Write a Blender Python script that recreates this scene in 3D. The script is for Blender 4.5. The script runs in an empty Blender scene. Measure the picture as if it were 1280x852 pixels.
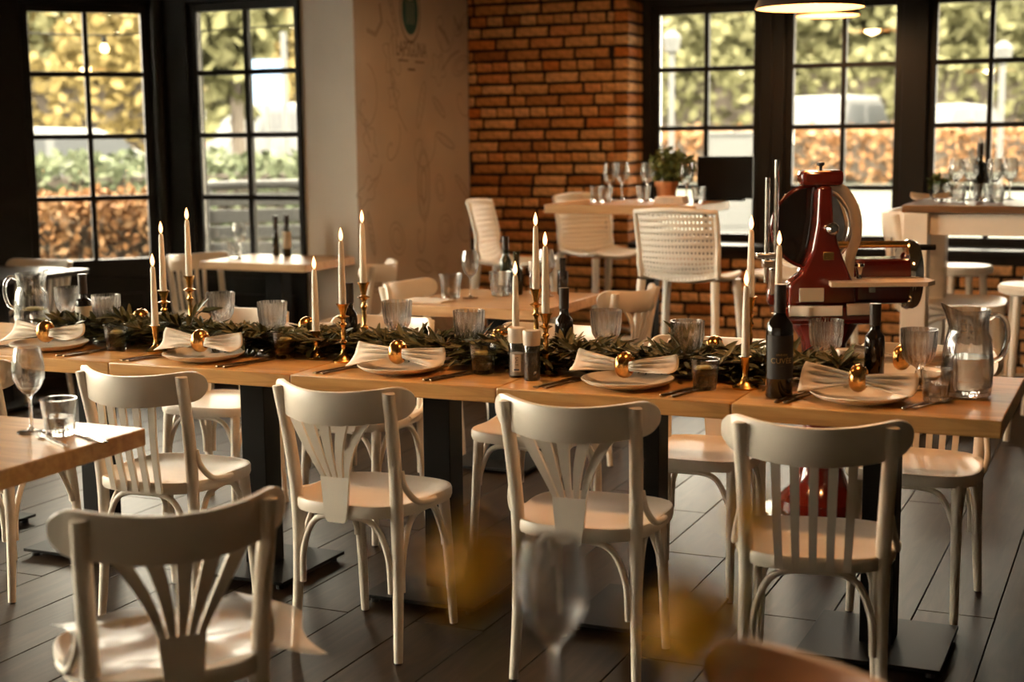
import bpy, bmesh, math, random
from mathutils import Vector, Matrix, Euler
random.seed(7)
R = math.radians
PI = math.pi
scene = bpy.context.scene
COL = scene.collection

# ------------------------------------------------------------------ camera
A = R(23.91); PITCH = R(8.07); ROLL = .0106; HC = 1.483
fw = Vector((-math.sin(A)*math.cos(PITCH), math.cos(A)*math.cos(PITCH), -math.sin(PITCH)))
r0 = Vector((math.cos(A), math.sin(A), 0)); u0 = r0.cross(fw)
cr = r0*math.cos(ROLL) - u0*math.sin(ROLL)
cu = u0*math.cos(ROLL) + r0*math.sin(ROLL)
cam = bpy.data.cameras.new('camera'); camo = bpy.data.objects.new('camera', cam); COL.objects.link(camo)
M = Matrix((cr, cu, -fw)).transposed().to_4x4(); M.translation = Vector((0, 0, HC))
camo.matrix_world = M
cam.sensor_width = 36; cam.lens = 1808/1280*36
cam.dof.use_dof = True; cam.dof.focus_distance = 4.55; cam.dof.aperture_fstop = 2.3
cam.clip_end = 300; cam.clip_start = .05
scene.camera = camo
# ------------------------------------------------------------------ world, exposure
w = bpy.data.worlds.new('overcast'); scene.world = w; w.use_nodes = True
bg = w.node_tree.nodes['Background']
bg.inputs[0].default_value = (1.0, .885, .71, 1); bg.inputs[1].default_value = 17.0
vs = scene.view_settings
vs.view_transform = 'Standard'; vs.look = 'None'; vs.exposure = 0.75; vs.gamma = 1
vs.use_curve_mapping = False

# ------------------------------------------------------------------ materials
MATS = {}
def nt(name):
    m = bpy.data.materials.new(name); m.use_nodes = True
    t = m.node_tree; b = t.nodes['Principled BSDF']
    MATS[name] = m
    return m, t, b
def N(t, typ, **kw):
    n = t.nodes.new(typ)
    for k, v in kw.items():
        if k in n.inputs: n.inputs[k].default_value = v
        else: setattr(n, k, v)
    return n
def ramp(t, stops):
    n = t.nodes.new('ShaderNodeValToRGB'); e = n.color_ramp.elements
    while len(e) < len(stops): e.new(.5)
    for el, (p, c) in zip(e, stops):
        el.position = p; el.color = (*c, 1)
    return n
def simple(name, col, rough=.5, metal=0, var=.0, scale=20, bump=0, spec=None, coat=0):
    m, t, b = nt(name)
    b.inputs['Base Color'].default_value = (*col, 1); b.inputs['Roughness'].default_value = rough
    b.inputs['Metallic'].default_value = metal
    if spec is not None: b.inputs['Specular IOR Level'].default_value = spec
    if coat: b.inputs['Coat Weight'].default_value = coat
    if var or bump:
        tc = N(t, 'ShaderNodeTexCoord'); nz = N(t, 'ShaderNodeTexNoise', Scale=scale, Detail=4.0)
        t.links.new(tc.outputs['Object'], nz.inputs['Vector'])
        if var:
            lo = tuple(c*(1-var) for c in col); hi = tuple(min(1, c*(1+var)) for c in col)
            rp = ramp(t, [(.3, lo), (.7, hi)])
            t.links.new(nz.outputs['Fac'], rp.inputs[0]); t.links.new(rp.outputs[0], b.inputs['Base Color'])
        if bump:
            bp = N(t, 'ShaderNodeBump', Strength=bump, Distance=.004)
            t.links.new(nz.outputs['Fac'], bp.inputs['Height']); t.links.new(bp.outputs[0], b.inputs['Normal'])
    return m
def wood(name, c1, c2, c3, rough=.4, sc=(1.2, 14, 14), rand=False, coat=0):
    m, t, b = nt(name)
    tc = N(t, 'ShaderNodeTexCoord'); mp = N(t, 'ShaderNodeMapping'); mp.inputs['Scale'].default_value = sc
    t.links.new(tc.outputs['Object'], mp.inputs[0])
    src = mp.outputs[0]
    if rand:
        oi = N(t, 'ShaderNodeObjectInfo'); cb = N(t, 'ShaderNodeCombineXYZ')
        ml = N(t, 'ShaderNodeMath', operation='MULTIPLY'); ml.inputs[1].default_value = 37.0
        t.links.new(oi.outputs['Random'], ml.inputs[0])
        for k in range(3): t.links.new(ml.outputs[0], cb.inputs[k])
        ad = N(t, 'ShaderNodeVectorMath', operation='ADD')
        t.links.new(src, ad.inputs[0]); t.links.new(cb.outputs[0], ad.inputs[1]); src = ad.outputs[0]
    nz = N(t, 'ShaderNodeTexNoise', Scale=2.2, Detail=7.0, Distortion=.9, Roughness=.62)
    t.links.new(src, nz.inputs['Vector'])
    rp = ramp(t, [(.28, c1), (.5, c2), (.72, c3)])
    t.links.new(nz.outputs['Fac'], rp.inputs[0])
    out = rp.outputs[0]
    if rand:
        mx = N(t, 'ShaderNodeMix', data_type='RGBA', blend_type='MULTIPLY'); mx.inputs[0].default_value = 1
        r2 = ramp(t, [(0, (.8, .79, .78)), (1, (1.0, 1.0, 1.0))])
        t.links.new(oi.outputs['Random'], r2.inputs[0])
        t.links.new(out, mx.inputs[6]); t.links.new(r2.outputs[0], mx.inputs[7]); out = mx.outputs[2]
    t.links.new(out, b.inputs['Base Color'])
    b.inputs['Roughness'].default_value = rough
    if rand: b.inputs['Specular IOR Level'].default_value = .14
    if coat: b.inputs['Coat Weight'].default_value = coat; b.inputs['Coat Roughness'].default_value = .2
    bp = N(t, 'ShaderNodeBump', Strength=.12, Distance=.003)
    t.links.new(nz.outputs['Fac'], bp.inputs['Height']); t.links.new(bp.outputs[0], b.inputs['Normal'])
    return m
def glassm(name, col=(1, 1, 1), ior=1.45, rough=0):
    m, t, b = nt(name)
    b.inputs['Base Color'].default_value = (*col, 1); b.inputs['Transmission Weight'].default_value = 1
    b.inputs['IOR'].default_value = ior; b.inputs['Roughness'].default_value = rough
    return m
def panem(name, tint=(.97, .98, .96)):
    m, t, b = nt(name); t.nodes.remove(b)
    tr = N(t, 'ShaderNodeBsdfTransparent'); tr.inputs[0].default_value = (*tint, 1)
    gl = N(t, 'ShaderNodeBsdfGlossy', Roughness=.01); fr = N(t, 'ShaderNodeFresnel', IOR=1.45)
    mx = N(t, 'ShaderNodeMixShader')
    t.links.new(fr.outputs[0], mx.inputs[0]); t.links.new(tr.outputs[0], mx.inputs[1]); t.links.new(gl.outputs[0], mx.inputs[2])
    t.links.new(mx.outputs[0], t.nodes['Material Output'].inputs[0])
    return m
def randcol(name, stops, rough=.8, scale=60, bump=.5, var=.25):
    m, t, b = nt(name)
    oi = N(t, 'ShaderNodeObjectInfo'); rp = ramp(t, stops); t.links.new(oi.outputs['Random'], rp.inputs[0])
    tc = N(t, 'ShaderNodeTexCoord'); nz = N(t, 'ShaderNodeTexNoise', Scale=scale, Detail=5.0)
    t.links.new(tc.outputs['Object'], nz.inputs['Vector'])
    r2 = ramp(t, [(.3, (1-var,)*3), (.7, (1+var*.5,)*3)]); t.links.new(nz.outputs['Fac'], r2.inputs[0])
    mx = N(t, 'ShaderNodeMix', data_type='RGBA', blend_type='MULTIPLY'); mx.inputs[0].default_value = 1
    t.links.new(rp.outputs[0], mx.inputs[6]); t.links.new(r2.outputs[0], mx.inputs[7])
    t.links.new(mx.outputs[2], b.inputs['Base Color'])
    b.inputs['Roughness'].default_value = rough; b.inputs['Specular IOR Level'].default_value = .2
    if bump:
        bp = N(t, 'ShaderNodeBump', Strength=bump, Distance=.006)
        t.links.new(nz.outputs['Fac'], bp.inputs['Height']); t.links.new(bp.outputs[0], b.inputs['Normal'])
    return m
def leafm(name, stops, rough=.5, trans=.25, scale=3.0, world=False):
    """leaf colour varies smoothly from clump to clump"""
    m, t, b = nt(name)
    tc = N(t, 'ShaderNodeTexCoord'); nz = N(t, 'ShaderNodeTexNoise', Scale=scale, Detail=3.0)
    ge = N(t, 'ShaderNodeNewGeometry')
    t.links.new(ge.outputs['Position'], nz.inputs['Vector'])
    rp = ramp(t, stops)
    ad = N(t, 'ShaderNodeMath', operation='MULTIPLY_ADD'); ad.inputs[1].default_value = .45; 
    t.links.new(ge.outputs['Random Per Island'], ad.inputs[0])
    sb = N(t, 'ShaderNodeMath', operation='SUBTRACT'); sb.inputs[1].default_value = .22
    t.links.new(nz.outputs['Fac'], sb.inputs[0]); t.links.new(sb.outputs[0], ad.inputs[2])
    t.links.new(ad.outputs[0], rp.inputs[0]); t.links.new(rp.outputs[0], b.inputs['Base Color'])
    b.inputs['Roughness'].default_value = rough; b.inputs['Specular IOR Level'].default_value = .2
    return m
def emit(name, col, strength):
    m, t, b = nt(name)
    b.inputs['Base Color'].default_value = (*col, 1)
    b.inputs['Emission Color'].default_value = (*col, 1); b.inputs['Emission Strength'].default_value = strength
    return m

simple('chair_white', (.83, .73, .605), .38, var=.05, scale=9)
simple('stool_white', (.80, .75, .66), .45)
simple('chair_warm_shade', (.34, .11, .025), .4, var=.2, scale=12)  # white chair; the brown puts warm light and shade into its colour
wood('oak', (.42, .20, .055), (.60, .315, .095), (.70, .40, .14), .36, coat=.1)
wood('oak_dark', (.10, .045, .018), (.17, .08, .03), (.24, .12, .05), .3)
wood('oak_light', (.46, .25, .10), (.60, .36, .17), (.70, .45, .23), .36, coat=.1)
wood('plank', (.018, .010, .0055), (.035, .021, .012), (.058, .036, .021), .42, sc=(12, 1.2, 12), rand=True)
simple('black_steel', (.007, .006, .005), .5, 0, spec=.15)
simple('black_frame', (.010, .008, .006), .5, spec=.25)
simple('dark_top', (.03, .025, .02), .3)
simple('brass', (.72, .42, .13), .25, 1, var=.12, scale=40)
simple('gold', (.78, .40, .12), .22, 1, var=.25, scale=60)
simple('bronze_cutlery', (.20, .13, .07), .3, 1)
simple('steel', (.62, .58, .52), .22, 1)
simple('chrome', (.75, .72, .68), .08, 1)
simple('wax', (.85, .76, .62), .5)
simple('wick', (.02, .015, .01), .8)
emit('flame', (1.0, .46, .17), 3.2)
glassm('water', (.98, .99, .97), 1.33)
panem('pane')
def thin_glass(name, ior=1.45, mixf=.45, gloss=.0):
    m, t, b = nt(name); b.inputs['Transmission Weight'].default_value = 1; b.inputs['IOR'].default_value = ior; b.inputs['Roughness'].default_value = .0
    tr = N(t, 'ShaderNodeBsdfTransparent'); mx = N(t, 'ShaderNodeMixShader'); mx.inputs[0].default_value = mixf
    t.links.new(tr.outputs[0], mx.inputs[1]); t.links.new(b.outputs[0], mx.inputs[2])
    gl = N(t, 'ShaderNodeBsdfGlossy', Roughness=.06); lw = N(t, 'ShaderNodeLayerWeight', Blend=.4); ml = N(t, 'ShaderNodeMath', operation='MULTIPLY'); ml.inputs[1].default_value = gloss
    m2 = N(t, 'ShaderNodeMixShader'); t.links.new(lw.outputs['Facing'], ml.inputs[0]); t.links.new(ml.outputs[0], m2.inputs[0])
    t.links.new(mx.outputs[0], m2.inputs[1]); t.links.new(gl.outputs[0], m2.inputs[2]); t.links.new(m2.outputs[0], t.nodes['Material Output'].inputs[0])
thin_glass('crystal', 1.5, .75, .4); thin_glass('glass', 1.45, .85, .3)
simple('bottle_dark', (.012, .008, .006), .1, coat=.6)
simple('bottle_green', (.02, .022, .008), .1, coat=.5)
simple('bottle_capsule', (.03, .018, .012), .35)
simple('label_cream', (.62, .56, .45), .7)
simple('label_black', (.018, .014, .012), .6)
simple('ink_gold', (.42, .27, .11), .4, .3)
simple('ink_dark', (.09, .08, .08), .6)
simple('ink_blue', (.12, .16, .25), .6)
simple('ceramic', (.74, .66, .55), .35, var=.06, scale=14)
simple('linen', (.80, .70, .58), .85, var=.05, scale=30, bump=.15)
simple('salt', (.82, .76, .68), .6); 
randcol('pepper', [(0, (.10, .065, .04)), (1, (.16, .10, .06))], .7, 180, .8, .6)
simple('plastic_clear_cap', (.62, .53, .42), .3)
leafm('olive_leaf', [(.1, (.03, .031, .010)), (.42, (.07, .068, .026)), (.68, (.17, .155, .075)), (.95, (.36, .32, .20))], .40)
m, t, b = nt('olive_leaf_single')
oi = N(t, 'ShaderNodeObjectInfo'); rp = ramp(t, [(0, (.03, .031, .010)), (.5, (.075, .07, .028)), (.75, (.18, .16, .08)), (1, (.38, .34, .22))])
t.links.new(oi.outputs['Random'], rp.inputs[0]); t.links.new(rp.outputs[0], b.inputs['Base Color']); b.inputs['Roughness'].default_value = .42
simple('twig', (.09, .055, .03), .7)
randcol('brick', [(0, (.36, .13, .035)), (.25, (.60, .27, .09)), (.55, (.70, .36, .14)), (.82, (.78, .45, .21)), (1, (.60, .19, .04))], .85, 28, .55, .4)
simple('mortar', (.022, .013, .008), .95, var=.3, scale=30)
simple('plaster', (.86, .82, .74), .85, var=.03, scale=3)
simple('ceiling_paint', (.32, .26, .19), .9)
simple('wall_dark', (.03, .024, .019), .7)
simple('mural_paper', (.52, .43, .34), .75, var=.10, scale=2.2)
simple('mural_ink', (.36, .29, .22), .8)
simple('mural_ink_dark', (.16, .12, .085), .8)
simple('teal', (.012, .085, .075), .5)
simple('slicer_red', (.13, .011, .006), .12, coat=.8)
simple('board_wood', (.70, .54, .40), .45)
simple('rubber', (.015, .014, .013), .5)
simple('terracotta', (.52, .22, .09), .8, var=.12)
leafm('green_leaf', [(.1, (.03, .05, .015)), (.5, (.08, .11, .03)), (.9, (.18, .19, .06))], .5)
simple('petal', (.90, .48, .03), .7)
simple('stem', (.10, .13, .04), .6)
simple('lamp_outer', (.05, .035, .025), .4)
simple('lamp_inner', (.80, .50, .26), .6)
emit('bulb', (1, .60, .26), 5)
m, t, b = nt('film'); b.inputs['Transmission Weight'].default_value = .0
t.nodes.remove(b); tr = N(t, 'ShaderNodeBsdfTransparent'); gl = N(t, 'ShaderNodeBsdfGlossy', Roughness=.3); mx = N(t, 'ShaderNodeMixShader')
lw = N(t, 'ShaderNodeLayerWeight', Blend=.3); t.links.new(lw.outputs['Facing'], mx.inputs[0]); t.links.new(tr.outputs[0], mx.inputs[1]); t.links.new(gl.outputs[0], mx.inputs[2])
t.links.new(mx.outputs[0], t.nodes['Material Output'].inputs[0])
# outdoors
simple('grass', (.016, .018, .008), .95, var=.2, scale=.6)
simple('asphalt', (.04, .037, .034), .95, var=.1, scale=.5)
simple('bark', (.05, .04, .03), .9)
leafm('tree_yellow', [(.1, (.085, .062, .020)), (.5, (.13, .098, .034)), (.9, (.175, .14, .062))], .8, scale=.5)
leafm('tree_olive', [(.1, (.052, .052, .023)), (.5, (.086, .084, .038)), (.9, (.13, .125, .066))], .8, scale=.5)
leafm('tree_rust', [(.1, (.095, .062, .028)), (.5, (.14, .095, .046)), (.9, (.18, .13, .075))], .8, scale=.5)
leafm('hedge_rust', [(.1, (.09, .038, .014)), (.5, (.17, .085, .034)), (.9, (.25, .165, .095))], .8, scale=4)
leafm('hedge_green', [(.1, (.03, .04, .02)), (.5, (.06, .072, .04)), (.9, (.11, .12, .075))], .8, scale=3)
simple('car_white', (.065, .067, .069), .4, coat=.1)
simple('car_glass', (.03, .033, .036), .3)
simple('car_tyre', (.02, .02, .02), .8)
simple('car_lamp_red', (.25, .03, .02), .4)
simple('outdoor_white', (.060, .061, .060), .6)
simple('sign_blue', (.10, .17, .30), .5)

# ------------------------------------------------------------------ mesh helpers
class MB:
    def __init__(s): s.v = []; s.f = []
    def add(s, vs, fs):
        o = len(s.v); s.v += [tuple(p) for p in vs]; s.f += [tuple(i+o for i in f) for f in fs]; return s
    def box(s, c, d, rot=None, bev=0):
        bm = bmesh.new(); bmesh.ops.create_cube(bm, size=1)
        for v in bm.verts: v.co = Vector((v.co.x*d[0], v.co.y*d[1], v.co.z*d[2]))
        if bev: bmesh.ops.bevel(bm, geom=list(bm.edges), offset=bev, segments=2, profile=.5, affect='EDGES', clamp_overlap=True)
        bm.verts.index_update(); m = Euler(rot).to_matrix() if rot else Matrix.Identity(3); c = Vector(c)
        s.add([c+m@v.co for v in bm.verts], [[v.index for v in f.verts] for f in bm.faces]); bm.free(); return s
    def span(s, a, b, bev=0):
        return s.box([(a[i]+b[i])/2 for i in range(3)], [abs(b[i]-a[i]) for i in range(3)], None, bev)
    def tube(s, pts, rad, seg=10, closed=False, flat=1.0):
        pts = [Vector(p) for p in pts]; n = len(pts)
        if not hasattr(rad, '__len__'): rad = [rad]*n
        vs = []; fs = []; nrm = None
        for i in range(n):
            if closed: t = pts[(i+1) % n]-pts[i-1]
            else: t = pts[min(i+1, n-1)]-pts[max(i-1, 0)]
            t.normalize()
            if nrm is None:
                a = Vector((0, 0, 1)) if abs(t.z) < .9 else Vector((1, 0, 0)); nrm = (a-t*a.dot(t)).normalized()
            else: nrm = (nrm-t*nrm.dot(t)).normalized()
            b = t.cross(nrm)
            for k in range(seg):
                an = 2*PI*k/seg; vs.append(pts[i]+(nrm*math.cos(an)+b*math.sin(an)*flat)*rad[i])
        for i in range(n if closed else n-1):
            j = (i+1) % n
            for k in range(seg):
                fs.append((i*seg+k, i*seg+(k+1) % seg, j*seg+(k+1) % seg, j*seg+k))
        if not closed: fs.append(tuple(range(seg))[::-1]); fs.append(tuple((n-1)*seg+k for k in range(seg)))
        return s.add(vs, fs)
    def lathe(s, prof, seg=32, fn=None, c=(0, 0, 0), m=None):
        vs = []; fs = []; idx = []
        for i, (r, z) in enumerate(prof):
            if r < 1e-6: idx.append([len(vs)]); vs.append(Vector((0, 0, z)))
            else:
                row = []
                for k in range(seg):
                    an = 2*PI*k/seg; rr, zz = fn(i, an, r, z) if fn else (r, z)
                    row.append(len(vs)); vs.append(Vector((rr*math.cos(an), rr*math.sin(an), zz)))
                idx.append(row)
        for a, b in zip(idx, idx[1:]):
            for k in range(seg):
                k2 = (k+1) % seg
                if len(a) == 1 and len(b) > 1: fs.append((a[0], b[k2], b[k]))
                elif len(b) == 1 and len(a) > 1: fs.append((a[k], a[k2], b[0]))
                elif len(a) > 1: fs.append((a[k], a[k2], b[k2], b[k]))
        c = Vector(c)
        return s.add([c+(m@v if m else v) for v in vs], fs)
    def prism(s, poly, z0, z1, axis='z'):
        n = len(poly); f = {'z': lambda x, y, z: (x, y, z), 'y': lambda x, y, z: (x, z, y), 'x': lambda x, y, z: (z, x, y)}[axis]
        vs = [f(x, y, z0) for x, y in poly]+[f(x, y, z1) for x, y in poly]
        return s.add(vs, [tuple(range(n))[::-1], tuple(range(n, 2*n))]+[(i, (i+1) % n, n+(i+1) % n, n+i) for i in range(n)])
def smooth(pts, n=6):
    p = [Vector(q) for q in pts]; out = []
    for i in range(len(p)-1):
        a, b, c, d = p[max(i-1, 0)], p[i], p[i+1], p[min(i+2, len(p)-1)]
        for k in range(n):
            t = k/n
            out.append(.5*((2*b)+(c-a)*t+(2*a-5*b+4*c-d)*t*t+(3*b-a-3*c+d)*t**3))
    out.append(p[-1]); return out
def mesh(mb, mat, ang=20, name='mesh'):
    me = bpy.data.meshes.new(name); me.from_pydata(mb.v, [], mb.f)
    bm = bmesh.new(); bm.from_mesh(me); bmesh.ops.recalc_face_normals(bm, faces=bm.faces); bm.to_mesh(me); bm.free()
    me.materials.append(MATS[mat])
    if ang:
        me.shade_smooth(); me.set_sharp_from_angle(angle=R(ang))
    return me
def obj(name, mb, mat, parent=None, ang=20, label=None, kind=None):
    me = mb if isinstance(mb, bpy.types.Mesh) else mesh(mb, mat, ang, name)
    o = bpy.data.objects.new(name, me); COL.objects.link(o); o.parent = parent
    if label: o['label'] = label
    if kind: o['kind'] = kind
    return o
def tag(o, label, cat, group=None, kind=None):
    o['label'] = label; o['category'] = cat
    if group: o['group'] = group
    if kind: o['kind'] = kind
    return o
def thing(name, label=None, cat=None, loc=(0, 0, 0), rz=0, group=None, kind=None):
    o = bpy.data.objects.new(name, None); COL.objects.link(o); o.empty_display_size = .05
    o.location = loc; o.rotation_euler = (0, 0, rz)
    if label: o['label'] = label
    if cat: o['category'] = cat
    if group: o['group'] = group
    if kind: o['kind'] = kind
    return o
def dup(root, loc, rz=0, label=None, group=None, scale=None):
    def cp(o, par):
        c = o.copy(); COL.objects.link(c); c.parent = par
        for ch in o.children: cp(ch, c)
        return c
    kids = list(root.children)
    r = root.copy(); COL.objects.link(r)
    for ch in kids: cp(ch, r)
    r.location = loc; r.rotation_euler = (0, 0, rz)
    if label: r['label'] = label
    if group: r['group'] = group
    if scale: r.scale = (scale,)*3
    return r
class Proto:
    """first use moves the original, later uses copy it"""
    def __init__(s, root): s.root = root; s.used = False
    def put(s, loc, rz=0, label=None, group=None, scale=None):
        if not s.used:
            s.used = True; r = s.root; r.location = loc; r.rotation_euler = (0, 0, rz)
            if label: r['label'] = label
            if group: r['group'] = group
            if scale: r.scale = (scale,)*3
            return r
        return dup(s.root, loc, rz, label, group, scale)
def text_mesh(s, size, mat, depth=.0004, sx=1):
    cu_ = bpy.data.curves.new('lettering', 'FONT'); cu_.body = s; cu_.size = size; cu_.align_x = 'CENTER'; cu_.align_y = 'CENTER'; cu_.extrude = depth
    o = bpy.data.objects.new('tmp', cu_); COL.objects.link(o)
    bpy.context.view_layer.update()
    me = bpy.data.meshes.new_from_object(o.evaluated_get(bpy.context.evaluated_depsgraph_get()))
    bpy.data.objects.remove(o); bpy.data.curves.remove(cu_)
    me.transform(Matrix.Diagonal((sx, 1, 1, 1))); me.materials.clear(); me.materials.append(MATS[mat]); return me

cy = scene.cycles
cy.use_denoising = True; cy.max_bounces = 14; cy.transmission_bounces = 12; cy.transparent_max_bounces = 24
cy.diffuse_bounces = 5; cy.glossy_bounces = 5; cy.sample_clamp_indirect = 6; cy.caustics_reflective = False

# ================================================================== THE ROOM
YB, YW, XM, YD = 9.15, 9.45, -4.37, 7.6           # brick face, window plane, mural face, garden-door plane
XE = -3.20                                        # where the brick wall ends beside the windows
XL, XR, YBACK, ZC = -7.2, 1.3, -1.6, 2.95
# floor: planks running away from the camera, laid on a screed
fl = obj('floor', MB().span((XL-.2, YBACK-.2, -.12), (XR+.2, 9.8, -.016)), 'black_steel', kind='structure')
pw = .235
plank_mesh = {}
for i in range(int((XR-XL)/pw)+1):
    x = XL+pw*i+pw/2; y = YBACK-random.random()*1.8
    while y < 9.6:
        L = random.choice((1.8, 2.2, 2.6)); y1 = min(y+L, 9.7); y0 = max(y, YBACK-.1)
        if y1-y0 > .15:
            k = round(y1-y0, 2)
            if k not in plank_mesh: plank_mesh[k] = mesh(MB().box((0, 0, 0), (pw-.004, k-.004, .016), None, .0018), 'plank', 20, 'plank')
            o = obj('plank', plank_mesh[k], 'plank', fl); o.location = (x, (y0+y1)/2, -.008)
        y += L
# ceiling
obj('ceiling', MB().span((XL-.2, YBACK-.2, ZC), (XR+.2, 9.8, ZC+.1)), 'ceiling_paint', kind='structure')
# brick wall
wb = obj('wall_back', MB().span((XM-.1, YB+.012, 0), (XE-.012, YW+.1, ZC)).span((XE-.02, YB+.012, 0), (XR, YW+.05, .735)), 'mortar', kind='structure')
course = .0765; BL = .236; BT = .057
brick_mesh = []
for k in range(5):
    def jitter(mb):
        mb.v = [(x+random.uniform(-.003, .003), y+random.uniform(-.003, .003), z+random.uniform(-.004, .004)) for x, y, z in mb.v]; return mb
    brick_mesh.append({})
def brick_m(var, L, D):
    key = (round(L, 2), round(D, 2))
    d = brick_mesh[var]
    if key not in d:
        mb = MB().box((0, 0, 0), (key[0], key[1], BT), None, .006)
        rr = random.Random(hash(key)+var)
        mb.v = [(x+rr.uniform(-.003, .003), y+rr.uniform(-.0025, .0025), z+rr.uniform(-.0035, .0035)) for x, y, z in mb.v]
        d[key] = mesh(mb, 'brick', 20, 'brick')
    return d[key]
rest = MB(); nb = 0
rb = random.Random(3)
def lay(x0, x1, z, header, rest_too=False):
    global nb
    step = .124 if header else .25
    x = x0-rb.random()*step
    while x < x1-.02:
        a = max(x, x0); b_ = min(x+step-.018, x1)
        if rb.random() < .06 and not header: b_ = min(x+.112, x1); nx = x+.125
        else: nx = x+step
        if b_-a > .03:
            c = ((a+b_)/2, YB+.045+rb.uniform(-.004, .004), z+BT/2+.005)
            if rest_too: rest.box(c, (b_-a, .09, BT), None, .005)
            else:
                o = obj('brick', brick_m(rb.randrange(5), b_-a, .09), 'brick', wb); o.location = c; o.rotation_euler = (0, rb.uniform(-.012, .012), 0); nb += 1
        x = nx
for i in range(34):
    z = i*course
    low = z < .42
    lay(XM+.005, XE-.105, z, i % 4 == 1, low)
    # quoin at the end of the wall: shows a short face to the room and a long one to the window
    L = .1
    c = (XE-L/2+.002, YB+.15, z+BT/2+.005)
    if low: rest.box(c, (L, .3, BT), None, .005)
    else:
        o = obj('brick', brick_m(i % 5, L, .3), 'brick', wb); o.location = c; nb += 1
    if z < .66: lay(XE+.01, -.35, z, i % 4 == 1, z < .25)
if rest.v: obj('brick_course', rest, 'brick', wb, 20, kind='stuff')
# parapet sill under the windows
obj('trim_1', MB().span((XE+.002, YB-.02, .736), (XR, YW+.1, .765), .004), 'black_frame', kind='structure')
# black boarding above the windows and the solid end of that wall
obj('wall_back_lintel', MB().span((XE, YW, 2.36), (XR, YW+.12, ZC)).span((-.504, YW, .765), (XR, YW+.12, 2.36)), 'black_frame', kind='structure')
# white stub wall carrying the mural on its side
obj('wall_stub', MB().span((-4.775, YD, 0), (XM-.004, YB+.1, ZC)), 'plaster', kind='structure')
mur = obj('wall_mural', MB().span((XM-.004, YD+.002, 0), (XM, YB+.02, ZC)), 'mural_paper', kind='structure')
mur['label'] = 'brown printed wall panel with faint food sketches and a teal oval emblem'
# faint outline sketches of food printed on the paper
def outline(mb, pts, wd=.006, closed=True):
    n = len(pts)
    for i in range(n if closed else n-1):
        a = Vector(pts[i]); b_ = Vector(pts[(i+1) % n]); d = (b_-a)
        if d.length < 1e-5: continue
        nn = Vector((-d.y, d.x)).normalized()*wd/2; e = d.normalized()*wd*.3
        q = [a-e-nn, b_+e-nn, b_+e+nn, a-e+nn]
        mb.add([(XM+.0006, p.x, p.y) for p in q], [(0, 1, 2, 3)])
rs = random.Random(11); light = MB(); dark = MB()
cells = [(7.75+.33*i+rs.uniform(-.05, .05), .35+.27*j+rs.uniform(-.05, .05)) for i in range(5) for j in range(9)]
for (cy_, cz) in cells:
    if 8.1 < cy_ < 8.6 and cz > 1.85: continue
    if rs.random() < .12: continue
    kind = rs.randrange(4); a = rs.uniform(.07, .13); b_ = rs.uniform(.05, .12); th = rs.uniform(0, PI)
    def tr(px, py): return (cy_+px*math.cos(th)-py*math.sin(th), cz+px*math.sin(th)+py*math.cos(th))
    if kind == 0:
        for s in (1, .62): outline(light, [tr(a*s*math.cos(t), b_*s*math.sin(t)) for t in [k*2*PI/22 for k in range(22)]], .009)
    elif kind == 1:
        outline(light, [tr(a*math.cos(t)*(1+.25*math.cos(5*t)), b_*math.sin(t)*(1+.25*math.cos(5*t))) for t in [k*2*PI/40 for k in range(40)]], .009)
        outline(light, [tr(0, 0), tr(a*1.5, b_*.2), tr(a*1.9, b_*.8)], .012, False)
    elif kind == 2:
        outline(light, [tr(a*1.3*math.cos(t), .35*b_*math.sin(t)) for t in [k*2*PI/24 for k in range(24)]], .012)
        for s in (-.6, -.2, .2, .6): outline(light, [tr(a*s, -.2*b_), tr(a*s+.02, .2*b_)], .007, False)
    else:
        outline(light, [tr(a*t*math.cos(t*3.2), b_*t*math.sin(t*3.2)) for t in [k/30*2.0 for k in range(31)]], .010, False)
obj('food_sketch', light, 'mural_ink', mur, 0)
# the big oval seed pod and the knife the photograph shows clearly
for s in (1, .9, .5, .42): outline(dark, [(8.46+.085*s*math.cos(t), 1.17+.235*s*math.sin(t)) for t in [k*2*PI/32 for k in range(32)]], .010)
obj('pod_sketch', dark, 'mural_ink', mur, 0)
kn = MB(); outline(kn, [(8.02, 2.05), (8.05, 1.82), (8.14, 1.62), (8.24, 1.52)], .012, False); outline(kn, [(8.75, 1.92), (8.9, 2.02), (9.02, 2.06)], .02, False)
outline(kn, [(8.72, 2.2), (8.8, 2.16), (8.86, 2.1)], .035, False); outline(kn, [(8.95, 2.28), (9.02, 2.2), (9.08, 2.24)], .03, False); outline(kn, [(7.76, 2.12), (7.86, 2.1), (7.94, 2.18), (7.92, 2.28)], .03, False)
obj('leaf_sketch', kn, 'mural_ink', mur, 0)
def wall_disc(cy_, cz, a, b_, x): return MB().add([(x, cy_+a*math.cos(k*2*PI/40), cz+b_*math.sin(k*2*PI/40)) for k in range(40)], [tuple(range(40))])
em = obj('emblem', wall_disc(8.315, 2.27, .11, .145, XM+.0012), 'teal', mur, 0, label='dark teal oval emblem with pale upright strokes')
rg = MB(); outline(rg, [(8.315+.135*math.cos(k*2*PI/40), 2.265+.185*math.sin(k*2*PI/40)) for k in range(40)], .012); obj('emblem_ring', rg, 'mural_ink_dark', mur, 0)
fk = MB()
for q in (-.045, -.015, .015, .045): fk.span((XM+.0013, 8.315+q-.0025, 2.19), (XM+.0016, 8.315+q+.0025, 2.33))
fk.span((XM+.0013, 8.28, 2.338), (XM+.0016, 8.35, 2.35))
obj('emblem_stroke', fk, 'mural_paper', em, 0)
tm = text_mesh('LAPSGUNA', .135, 'mural_ink_dark', 0, .62)
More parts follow.
